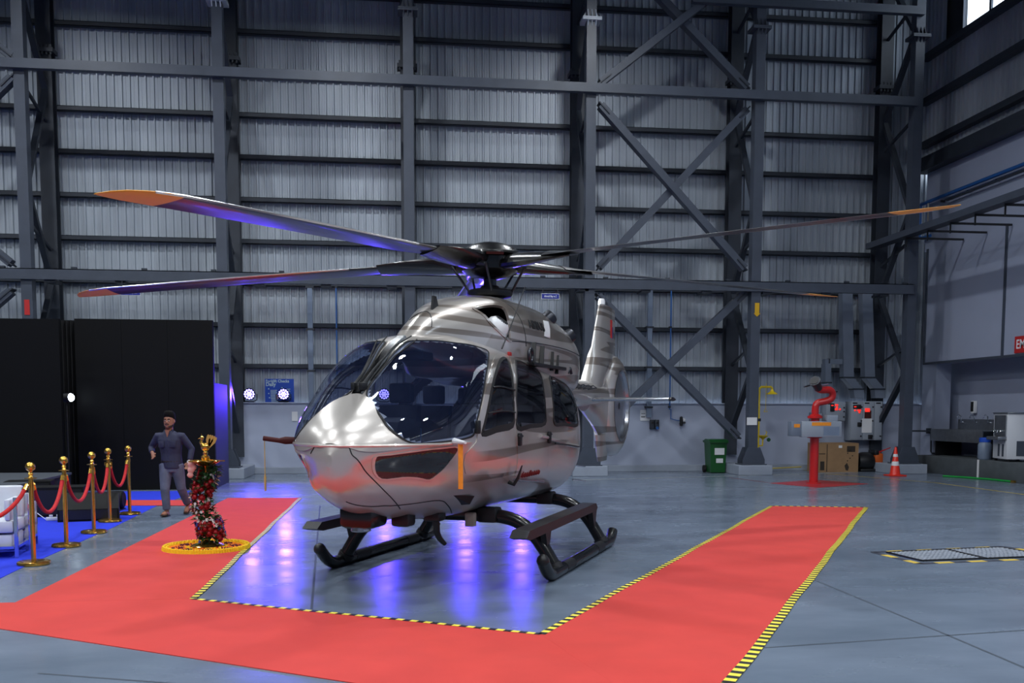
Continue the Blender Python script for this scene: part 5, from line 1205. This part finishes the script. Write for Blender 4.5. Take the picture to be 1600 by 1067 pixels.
t = thing('water_cooler', 'white steel water cooler on the concrete step', 'water cooler', (14.97, 21.6, .462), -.2)
MB().box(-.32, .32, -.4, .4, .06, 1.15, .012).build('body', 'plastic_white', t); MB().box(-.34, .34, -.42, .42, 1.15, 1.19, .008).build('lid', 'stainless', t)
MB().box(-.345, -.32, -.34, .30, .62, 1.12).build('recess_panel', 'stainless', t, smooth=0); MB().box(-.52, -.31, -.36, .32, .52, .60, .01).build('drip_tray', 'stainless', t)
for y in (-.18, .0, .18): MB().tube([(-.33, y, .74), (-.40, y, .74), (-.41, y, .69)], .018, 8).build('tap', 'chrome', t)
for y in (-.18, .05): MB().box(-.325, -.318, y-.05, y+.05, .12, .42).build('vent_grille', 'steel_grey', t, smooth=0)
MB().box(-.1, .1, -.405, -.398, .14, .5).build('vent_grille', 'steel_grey', t, smooth=0)
for sx in (-1, 1):
    for sy in (-1, 1): MB().box(sx*.26-.03, sx*.26+.03, sy*.34-.03, sy*.34+.03, 0, .06).build('foot', 'satin_black', t, smooth=0)
t = thing('water_jar', 'clear water jar with blue lid beside the water cooler', 'jar', (14.78, 22.45, .462))
MB().lathe([(0, 0), (.14, 0), (.16, .05), (.16, .38), (.12, .44), (.12, .46)], 18).build('jar_body', 'steel_light', t); MB().lathe([(.135, .44), (.135, .53), (.12, .55), (0, .56)], 18).build('lid', 'poster_blue', t)
p = WX(1523, 636, 15.75); t = thing('soap_dispenser', 'small black and white dispenser on the right wall above the sink', 'dispenser', (15.79, p.y, p.z)); MB().box(-.12, 0, -.07, .07, -.17, .17, .02).build('casing', 'label_white', t); MB().box(-.13, -.10, -.06, .06, -.12, .15, .01).build('cover', 'satin_black', t)
g1, g2 = G(1500, 731), G(1556, 737); t = thing('green_hose', 'green hose lying on the floor before the concrete step', 'hose', (13.9, 22.8, .0)); d = g2-g1
MB().tube([(0, 0, .025), (.25, -.5, .025), (.45, -1.2, .025), (.5, -2.0, .025)], .024, 8).build('hose_run', 'hose_green', t); MB().tube([(.5, -2.0, .025), (.51, -2.12, .025)], .03, 8).build('coupling', 'brass', t)
t = thing('pipe_run', 'thin grey water pipe bent along the pier beside the sink', 'pipe', (14.95, 25.3, 1.0)); MB().tube([(-.6, .3, .12), (0, .2, .12), (.0, .0, .12), (.02, -.08, .1), (.02, -.1, -.45), (.02, -.16, -.5), (.3, -.17, -.5)], .025, 8).build('pipe', 'steel_dark', t); MB().box(-.02, .1, .05, .12, .05, .2).build('bracket', 'steel_dark', t, smooth=0)
# right wall: cable tray, blue pipe, emergency sign
t = thing('cable_tray', 'dark cable tray on brackets running along the right wall', 'cable tray', (13.37, 25.9, 6.25))
MB().box(-.15, .15, -17, 0, -.02, 0).build('tray_bed', 'steel_dark', t, smooth=0)
for sx in (-.16, .15): MB().box(sx, sx+.012, -17, 0, -.02, .14).build('tray_side', 'steel_grey', t, smooth=0)
for y in (-1.9, -2.9, -3.9, -4.9, -6.0):
    MB().bar((0, y, -.04), (1.6, y, -.04), .04, .05).build('bracket', 'satin_black', t, smooth=0); MB().bar((0, y, .02), (0, y, -.28), .03, .03).build('drop_rod', 'satin_black', t, smooth=0)
b0, b1 = WX(1440, 321, 14.9), WX(1600, 262, 14.9)
t = thing('blue_pipe', 'blue compressed air pipe running along the right wall with a drop loop', 'pipe', (14.9, b0.y, b0.z))
MB().tube([(0, .05, -.85), (0, .05, 0), (0, 0, .03), (0, -12, .03)], .05, 10).build('main_pipe', 'pipe_blue', t); MB().tube([(0, .05, -.85), (0, -.05, -.93), (0, -.5, -.93)], .045, 10).build('drop_loop', 'pipe_blue', t)
MB().tube([(0, -.35, -.9), (0, -.35, 0)], .025, 8).build('branch', 'tan_box', t)
for y in (-1, -2.2, -3.4, -4.6): MB().bar((-.02, y, -.1), (.1, y, -.1), .04, .05).build('bracket', 'satin_black', t, smooth=0)
MB().box(-.04, .06, -12, -1.2, -.13, -.10).build('support_rail', 'steel_dark', t, smooth=0)
e0 = WX(1585, 552, 14.98); e1 = WX(1600, 526, 14.98)
t = thing('emergency_sign', 'red sign with white capital letters cut by the right picture edge', 'sign', (14.985, e0.y, e0.z)); hh = WX(1592, 526, 14.98).z-WX(1592, 552, 14.98).z
MB().box(-.012, 0, -2.1, 0, 0, hh).build('plate', 'sign_red', t, smooth=0); text_obj('lettering', 'EMERGENCY', hh*.78, 'text_white', t, FACE_X((-.014, -.06, hh*.5)), align='LEFT', bold=.004, sx=.85)
# ================================================================== the walking man
def remesh(b, name, m, parent, voxel=0.012, it=3):
    """fuse overlapping solids into one continuous surface"""
    me = b.mesh(name+'_src', None, 0); o = bpy.data.objects.new(name, me); COL.objects.link(o)
    r = o.modifiers.new('r', 'REMESH'); r.mode = 'VOXEL'; r.voxel_size = voxel
    s_ = o.modifiers.new('s', 'SMOOTH'); s_.iterations = it; s_.factor = 0.5
    dg = bpy.context.evaluated_depsgraph_get(); m2 = bpy.data.meshes.new_from_object(o.evaluated_get(dg)); bpy.data.objects.remove(o); bpy.data.meshes.remove(me)
    m2.name = name; m2.materials.clear(); m2.materials.append(MATS[m]); m2.polygons.foreach_set('use_smooth', [True]*len(m2.polygons))
    return put(name, m2, parent)
mat('skin', S(150, 100, 78), 0.5, var=0.06, scale=30)
mat('shirt', S(42, 45, 70), 0.75, var=0.12, scale=9, bump=0.4, bscale=22)
mat('jeans', S(90, 96, 116), 0.8, var=0.25, scale=7, bump=0.4, bscale=26)
mat('hair_dark', S(11, 9, 9), 0.85, spec=0.2, bump=0.5, bscale=120)
mat('beard_dark', S(52, 36, 30), 0.7)
mat('eye_white', S(225, 220, 215), 0.4)
mat('sandal', S(34, 26, 24), 0.6)
man = thing('person', 'man in dark blue shirt and faded grey jeans walking towards the camera', 'person', (-3.53, 15.55, 0), R(-8))
def ering(c, rx, ry, n=16): return [Vector((c[0]+rx*cos(2*pi*k/n), c[1]+ry*sin(2*pi*k/n), c[2])) for k in range(n)]
# arms: his right (picture left) bent across the front, his left hanging
RS, RE, RWr, RH = (-.185, .0, 1.265), (-.315, .045, 1.07), (-.225, -.15, 1.005), (-.185, -.20, .945)
LS, LE, LWr, LH = (.19, .0, 1.265), (.325, .05, 1.06), (.315, -.03, .865), (.295, -.05, .80)
# legs: his right (picture left) forward, his left trailing with the heel up
RHp, RK, RA = (-.075, .0, .80), (-.06, -.10, .43), (-.055, -.06, .075)
LHp, LK, LA = (.10, .01, .80), (.145, .04, .44), (.165, .27, .15)
body = MB()
body.tube([(.0, .0, 1.20), (0, -.01, 1.34), (0, -.02, 1.42)], [.075, .058, .058], 14)
head = [(1.385, .035, .045, -.055), (1.40, .055, .07, -.045), (1.43, .068, .085, -.03), (1.47, .074, .094, -.02), (1.51, .077, .098, -.012), (1.55, .076, .098, -.005), (1.585, .066, .085, .0), (1.61, .045, .06, .005), (1.62, .02, .03, .005)]
body.loft([ering((0, y, z), rx, ry) for z, rx, ry, y in head])
body.add([(0, -.135, 1.475), (-.018, -.10, 1.47), (.018, -.10, 1.47), (0, -.10, 1.525), (0, -.10, 1.465)], [(0, 1, 3), (0, 3, 2), (0, 2, 4), (0, 4, 1), (1, 4, 2), (1, 2, 3)])
for sx in (-1, 1): body.sphere((sx*.079, .0, 1.495), .024, 8, 6, (.5, .9, 1.3))
for P_ in ((RS, RE, RWr), (LS, LE, LWr)): body.tube(P_, [.05, .040, .027], 12)
for P_ in ((RHp, RK, RA), (LHp, LK, LA)): body.tube(P_, [.08, .055, .036], 12)
body.loft([ering((.015, 0, z), rx, ry) for z, rx, ry in ((.78, .15, .10), (.95, .14, .095), (1.15, .165, .10), (1.28, .17, .085))])
# hands: palm, four fingers and a thumb each
def hand(b, w, h, right):
    w, h = Vector(w), Vector(h); d = (h-w).normalized(); s_ = d.cross(Vector((0, 1, 0))); s_ = (s_ if s_.length > .1 else Vector((1, 0, 0))).normalized(); k = d.cross(s_).normalized()
    if k.y > 0: k = -k
    b.loft([[w+d*l+s_*(cos(a)*wd)+k*(sin(a)*.014) for a in [2*pi*i/10 for i in range(10)]] for l, wd in ((-.01, .024), (.03, .034), (.075, .038), (.088, .034))])
    for i, ln in enumerate((.062, .072, .066, .05)):
        o = w+d*.08+s_*(-.030+.020*i)
        b.tube([o, o+d*ln*.5+k*.008, o+d*ln*.8+k*.026, o+d*ln*.85+k*.042], [.0095, .009, .0085, .007], 8)
    sg = 1 if right else -1; o = w+d*.03+s_*(.03*sg)
    b.tube([o, o+d*.03+s_*(.02*sg)+k*.012, o+d*.06+s_*(.014*sg)+k*.028], [.012, .0105, .008], 8)
hand(body, RWr, RH, True); hand(body, LWr, LH, False)
for (a, toe, hx) in ((RA, (-.065, -.22, .035), 0), (LA, (.18, .12, .045), 0)):
    a = Vector(a); toe = Vector(toe); body.tube([a+Vector((0, .03, -.035)), a.lerp(toe, .5)+Vector((0, 0, -.008)), toe], [.036, .042, .028], 12)
remesh(body, 'body', 'skin', man, .0085, 2)
for sx in (-1, 1):
    e = MB().sphere((sx*.030, -.103, 1.505), .011, 8, 6, (1.2, .6, .7)).build('eye', 'eye_white', man); MB().sphere((sx*.030, -.110, 1.505), .0058, 8, 6).build('iris', 'hair_dark', e)
    MB().tube([(sx*.052, -.094, 1.527), (sx*.032, -.108, 1.532), (sx*.012, -.110, 1.526)], [.004, .006, .005], 6).build('eyebrow', 'hair_dark', man)
mat('lips', S(120, 66, 60), 0.5)
MB().tube([(-.024, -.104, 1.438), (0, -.115, 1.441), (.024, -.104, 1.438)], [.004, .007, .004], 8).build('mouth', 'lips', man)
# cap of hair swept up, and a short beard
hb = MB(); hb.loft([ering((0, y, z), rx, ry) for z, rx, ry, y in ((1.53, .084, .096, .018), (1.575, .089, .107, .006), (1.615, .084, .102, -.004), (1.648, .068, .086, -.012), (1.664, .038, .054, -.014))])
hb.loft([ering((0, .035, z), rx, ry) for z, rx, ry in ((1.44, .062, .064), (1.50, .083, .074), (1.55, .086, .08))])
remesh(hb, 'hair', 'hair_dark', man, .009, 2)
bb = MB(); bb.loft([ering((0, y, z), rx, ry) for z, rx, ry, y in ((1.383, .03, .035, -.058), (1.40, .056, .068, -.046), (1.425, .069, .084, -.030), (1.445, .0735, .086, -.020))])
bb.tube([(-.03, -.108, 1.452), (0, -.118, 1.457), (.03, -.108, 1.452)], .006, 6); bb.build('beard', 'beard_dark', man)
# shirt with sleeves, collar, placket
sh_ = MB(); sh_.loft([ering((x, y, z), rx, ry, 20) for z, rx, ry, x, y in ((.755, .172, .125, .02, 0), (.86, .166, .120, .02, 0), (.98, .16, .115, .015, 0), (1.10, .178, .122, .01, -.005), (1.20, .195, .12, 0, -.005), (1.28, .18, .10, 0, 0), (1.33, .10, .08, 0, 0), (1.35, .072, .068, 0, -.005))])
for P_ in ((RS, RE, RWr), (LS, LE, LWr)):
    a, b_, c = [Vector(q) for q in P_]; sh_.tube([a+Vector((-a.x*.3, 0, .0)), a, a.lerp(b_, .5), b_, b_.lerp(c, .5), c+(b_-c)*.12], [.062, .064, .057, .052, .046, .041], 14)
remesh(sh_, 'shirt', 'shirt', man, .011, 3)
mat('shirt_dark', S(34, 37, 62), 0.8)
for sx in (-1, 1):
    MB().add([(sx*.012, -.086, 1.30), (sx*.035, -.095, 1.275), (sx*.085, -.045, 1.345), (sx*.06, -.03, 1.375), (sx*.05, -.062, 1.36)], [(0, 1, 2, 3), (0, 3, 4)]).build('collar', 'shirt_dark', man, smooth=0)
    MB().box(sx*.09-.045, sx*.09+.045, -.133, -.122, 1.09, 1.19, .004).build('chest_pocket', 'shirt', man)
MB().prism([(-.035, 1.36), (.035, 1.36), (.0, 1.235)], -.108, -.088, 'xz').build('open_neck', 'skin', man, smooth=0)
for z in (1.2, 1.12, 1.04, .96, .88): MB().sphere((.005, -.132, z), .006, 8, 6, (1, .5, 1)).build('button', 'shirt_dark', man)
# jeans
jn = MB(); jn.loft([ering((.018, 0, z), rx, ry, 20) for z, rx, ry in ((.70, .150, .105), (.78, .162, .112), (.86, .155, .108))])
for P_, hem in (((RHp, RK, RA), .10), ((LHp, LK, LA), .12)):
    a, b_, c = [Vector(q) for q in P_]; jn.tube([a+Vector((0, 0, .02)), a.lerp(b_, .45), b_, b_.lerp(c, .5), c+(b_-c)*.10], [.102, .092, .072, .064, .060], 16)
remesh(jn, 'jeans', 'jeans', man, .011, 3)
MB().lathe([(.16, .845), (.166, .85), (.166, .875), (.16, .88)], 24).xf(Matrix.Translation((.018, 0, 0)) @ Matrix.Diagonal((1, .72, 1, 1))).build('belt', 'sandal', man)
# watch and bracelet, sandals
w_ = Vector(LWr); MB().lathe([(.036, -.012), (.039, -.01), (.039, .01), (.036, .012)], 16).xf(Matrix.Translation(w_+Vector((-.002, -.0, -.0)))).build('watch_strap', 'chrome', man)
MB().lathe([(0, -.012), (.026, -.012), (.028, 0), (0, 0)], 16, tuple(w_+Vector((-.0, -.034, 0))), 'y').build('watch_face', 'eye_white', man)
for (a, toe) in ((RA, (-.065, -.22, .03)), (LA, (.18, .12, .03))):
    a = Vector(a); toe = Vector(toe); hl = a+Vector((0, .06, -.062)); d = (toe-hl); n_ = d.cross(Vector((1, 0, 0))).normalized(); n_ = n_ if n_.z > 0 else -n_
    ring = [[hl+d*u+Vector((sx*w2, 0, 0))+n_*h_ for sx, h_ in ((-1, -.012), (1, -.012), (1, .006), (-1, .006))] for u, w2 in ((0, .034), (.3, .036), (.7, .047), (.95, .042), (1.08, .022))]
    so = MB().loft(ring).build('sandal', 'sandal', man, smooth=0)
    m_ = hl+d*.62; MB().tube([m_+Vector((-.05, 0, .0)), m_+Vector((-.02, 0, .045))+n_*.015, m_+d*.22+n_*.03, m_+Vector((.02, 0, .045))+n_*.015, m_+Vector((.05, 0, .0))], .008, 6).build('strap', 'sandal', so)

# ================================================================== flower-wrapped brass lamp on a flower ring
mat('brass_satin', S(214, 172, 92), .45, .55)
mat('leaf_green', S(36, 74, 34), 0.5, var=0.3, scale=15)
mat('rose_red', S(150, 10, 22), 0.6, var=0.2, scale=40)
mat('petal_white', S(235, 235, 230), 0.6)
mat('petal_blue', S(40, 60, 160), 0.6, var=0.2, scale=40)
mat('petal_peach', S(232, 178, 150), 0.6)
mat('marigold_yellow', S(245, 196, 14), 0.8, var=0.12, scale=60)
mat('marigold_orange', S(240, 128, 12), 0.8, var=0.15, scale=60)
mat('petal_maroon', S(96, 12, 40), 0.8, var=0.3, scale=50)
g = G(323, 857)
rg = thing('flower_ring', 'round floor carpet of yellow and orange marigold petals under the brass lamp', 'flowers', (g.x, g.y, .006))
def dome(b, x, y, r, h): b.add([(x+r*cos(a), y+r*sin(a), 0) for a in [2*pi*i/6 for i in range(6)]]+[(x+r*.55*cos(a+.5), y+r*.55*sin(a+.5), h*.8) for a in [2*pi*i/6 for i in range(6)]]+[(x, y, h)],
    [(i, (i+1) % 6, 6+(i+1) % 6, 6+i) for i in range(6)]+[(6+i, 6+(i+1) % 6, 12) for i in range(6)])
RR = .51
MB().lathe([(0, 0), (RR-.01, 0), (RR-.01, .012), (0, .012)], 40).build('petal_bed', 'marigold_orange', rg)
b = MB()
for k in range(96):
    a = 2*pi*k/96; dome(b, (RR-.02)*cos(a)+rnd.uniform(-.004, .004), (RR-.02)*sin(a), .026, .055)
    if k % 2: dome(b, (RR-.055)*cos(a), (RR-.055)*sin(a), .024, .045)
o = b.build('marigold_border', 'marigold_yellow', rg); o['kind'] = 'stuff'
b = MB()
for k in range(420):
    a = rnd.uniform(0, 2*pi); r = math.sqrt(rnd.uniform(.04, 1))*(RR-.08); dome(b, r*cos(a), r*sin(a), .015, rnd.uniform(.018, .03))
o = b.build('orange_petals', 'marigold_orange', rg); o['kind'] = 'stuff'
b = MB()
for k in range(8):
    a0 = 2*pi*k/8+.2
    for j in range(34):
        u, v = rnd.uniform(-1, 1), rnd.uniform(-1, 1)
        if u*u+v*v > 1: continue
        r = .33+.075*u; a = a0+.20*v; dome(b, r*cos(a), r*sin(a), .014, rnd.uniform(.026, .036))
o = b.build('maroon_petals', 'petal_maroon', rg); o['kind'] = 'stuff'
b = MB()
for k in range(60):
    a = rnd.uniform(0, 2*pi); r = .22+rnd.uniform(-.02, .02); dome(b, r*cos(a), r*sin(a), .016, .034)
o = b.build('yellow_petals', 'marigold_yellow', rg); o['kind'] = 'stuff'

lp = thing('oil_lamp', 'tall brass oil lamp topped by a peacock and wrapped in a flower garland', 'lamp', (g.x, g.y+.05, .02))
MB().lathe([(0, .0), (.19, .0), (.20, .012), (.17, .03), (.06, .05), (.03, .08)], 28).build('foot', 'brass', lp)
MB().lathe([(.03, .08), (.022, .12), (.035, .2), (.022, .28), (.022, .5), (.034, .55), (.022, .6), (.022, .9), (.04, .95), (.05, .98)], 18).build('stem', 'brass', lp)
dish = MB().lathe([(.04, .975), (.09, .985), (.17, 1.03), (.185, 1.04), (.18, 1.045), (.1, 1.01), (0, 1.0)], 28).build('oil_dish', 'brass', lp)
for k in range(5): a = 2*pi*k/5+.1; MB().prism([(.165, -.03), (.225, 0), (.165, .03)], 1.03, 1.045).xf(Matrix.Rotation(a, 4, 'Z')).build('spout', 'brass', dish, smooth=0)
MB().lathe([(.05, 1.0), (.035, 1.03), (.05, 1.06), (.05, 1.09), (.025, 1.11), (.03, 1.14), (.02, 1.16)], 18).build('finial_base', 'brass', lp)
pk = MB(); pk.sphere((0, 0, 1.205), .05, 14, 10, (1.1, .8, 1.0)); pk.tube([(-.02, 0, 1.22), (-.05, 0, 1.26), (-.035, 0, 1.30)], [.03, .02, .018], 10); pk.sphere((-.035, 0, 1.315), .024, 10, 8); pk.tube([(-.05, 0, 1.315), (-.09, 0, 1.30)], [.010, .002], 8); pk.tube([(-.035, 0, 1.33), (-.04, 0, 1.37)], [.006, .003], 6)
pkb = remesh(pk, 'peacock', 'brass', lp, .006, 2)
for k in range(5):
    a = k; MB().prism([(.0, -.008), (.07, -.022), (.105, -.012), (.115, 0), (.105, .012), (.07, .022), (.0, .008)], -.005, .005, 'xz').xf(Matrix.Translation((.035, (k % 2)*.006, 1.19)) @ Matrix.Rotation(-R(52+9*k), 4, 'Y') @ Matrix.Diagonal((1.45, 1, 1.2, 1))).build('tail_feather', 'brass_satin', pkb, smooth=0)
# garland: leaves, roses, blossoms winding up the stem
gl = MB(); spots = []
def axis(z): return Vector((.05*sin(z*7.0+.6), 0.0, z))
def leaf(b, c, d, L_, w):
    d = d.normalized(); s_ = d.cross(Vector((0, 0, 1))); s_ = (s_ if s_.length > .1 else Vector((1, 0, 0))).normalized(); u = s_.cross(d)
    b.add([c, c+d*L_*.5+s_*w+u*.006, c+d*L_, c+d*L_*.5-s_*w+u*.006, c+d*L_*.5-u*.004], [(0, 4, 1), (1, 4, 2), (2, 4, 3), (3, 4, 0)])
for k in range(760):
    z = rnd.uniform(.06, .98); a = rnd.uniform(0, 2*pi); r = rnd.uniform(.03, .105)*(1.3 if z < .4 else 1.0); c = axis(z)+Vector((r*cos(a), r*sin(a), 0))
    leaf(gl, c, Vector((cos(a), sin(a), rnd.uniform(-.8, .8))), rnd.uniform(.06, .11), rnd.uniform(.018, .03))
o = gl.build('garland_leaves', 'leaf_green', lp, smooth=0); o['kind'] = 'stuff'
def rose_mesh():
    b = MB(); b.sphere((0, 0, .0), .027, 8, 6)
    for ring, (n, r, h) in enumerate(((5, .026, .014), (6, .036, .004))):
        for i in range(n):
            a = 2*pi*i/n+ring*.5; c = Vector((r*.6*cos(a), r*.6*sin(a), -.01)); d = Vector((cos(a), sin(a), 0)); s_ = Vector((-sin(a), cos(a), 0))
            b.add([c-s_*.008, c+s_*.008, c+d*.014+s_*.019+Vector((0, 0, h+.01)), c+d*.018+Vector((0, 0, h+.022)), c+d*.014-s_*.019+Vector((0, 0, h+.01))], [(0, 1, 2, 3, 4)])
    return b.mesh('rose', 'rose_red')
def daisy_mesh(m, nm, R_=.026, n=6):
    b = MB()
    for i in range(n):
        a = 2*pi*i/n; d = Vector((cos(a), sin(a), .15)); s_ = Vector((-sin(a), cos(a), 0)); b.add([(0, 0, 0), d*R_*.5+s_*R_*.28, d*R_, d*R_*.5-s_*R_*.28], [(0, 1, 2, 3)])
    b.sphere((0, 0, .002), R_*.25, 6, 4); return b.mesh(nm, m)
def lily_mesh():
    b = MB()
    for i in range(5):
        a = 2*pi*i/5; d = Vector((cos(a), sin(a), .7)); s_ = Vector((-sin(a), cos(a), 0)); b.add([(0, 0, 0), d*.04+s_*.016, d*.075, d*.04-s_*.016], [(0, 1, 2, 3)])
    return b.mesh('lily', 'petal_peach')
FM = {'rose': rose_mesh(), 'daisy': daisy_mesh('petal_white', 'daisy'), 'blue_blossom': daisy_mesh('petal_blue', 'blue_blossom', .03), 'lily': lily_mesh()}
def flower(kind, z, a, r, sc=1.0):
    c = axis(z)+Vector((r*cos(a), r*sin(a), 0)); d = Vector((cos(a), sin(a), .25))
    o = put(kind, FM[kind], lp, c, d.to_track_quat('Z', 'Y').to_euler()); o.scale = (sc, sc, sc)
for k in range(18): flower('rose', rnd.uniform(.10, .34), -pi/2+rnd.uniform(-1.3, 1.3), .15, 1.15)
for k in range(17): flower('rose', rnd.uniform(.44, .80), -pi/2+rnd.uniform(-1.2, 1.2), .115, 1.1)
for k in range(4): flower('rose', .84+k*.03, pi+.4, .10, .9)
for k in range(12): flower('daisy', rnd.uniform(.26, .36), -pi/2+rnd.uniform(-.6, .8), .165)
for k in range(14): flower('daisy', rnd.uniform(.42, .60), -pi/2+rnd.uniform(-1.3, .9), .125, .9)
for k in range(6): flower('daisy', rnd.uniform(.8, .96), -pi/2+rnd.uniform(0, 1.2), .11, .8)
for k in range(26): flower('blue_blossom', rnd.uniform(.07, .30), pi+rnd.uniform(-.5, .9), .165, .9)
for k in range(18): flower('blue_blossom', rnd.uniform(.15, .36), rnd.uniform(-.9, .3), .165, .9)
for k in range(6): flower('blue_blossom', rnd.uniform(.55, .62), pi+rnd.uniform(-.2, .6), .12, .9)
for k in range(5): flower('blue_blossom', rnd.uniform(.78, .86), rnd.uniform(-.6, .1), .11, .8)
for z, a in ((.40, -.3), (.42, pi), (.50, pi+.2), (.62, pi+.3), (.66, pi+.5), (.80, -.4), (.84, -.2), (.38, -2.4), (.46, -2.6), (.33, -1.9)): flower('lily', z, a, .10, .95)
mat('ribbon_peach', S(226, 170, 158), 0.5)
b = MB()
for (x, z, r) in ((-.15, 1.0, .05), (-.16, .93, .045), (-.13, .965, .04), (-.17, .87, .04)): b.sphere((x, -.05, z), r, 10, 8, (1, .6, .9))
remesh(b, 'ribbon_bow', 'ribbon_peach', lp, .01, 2)
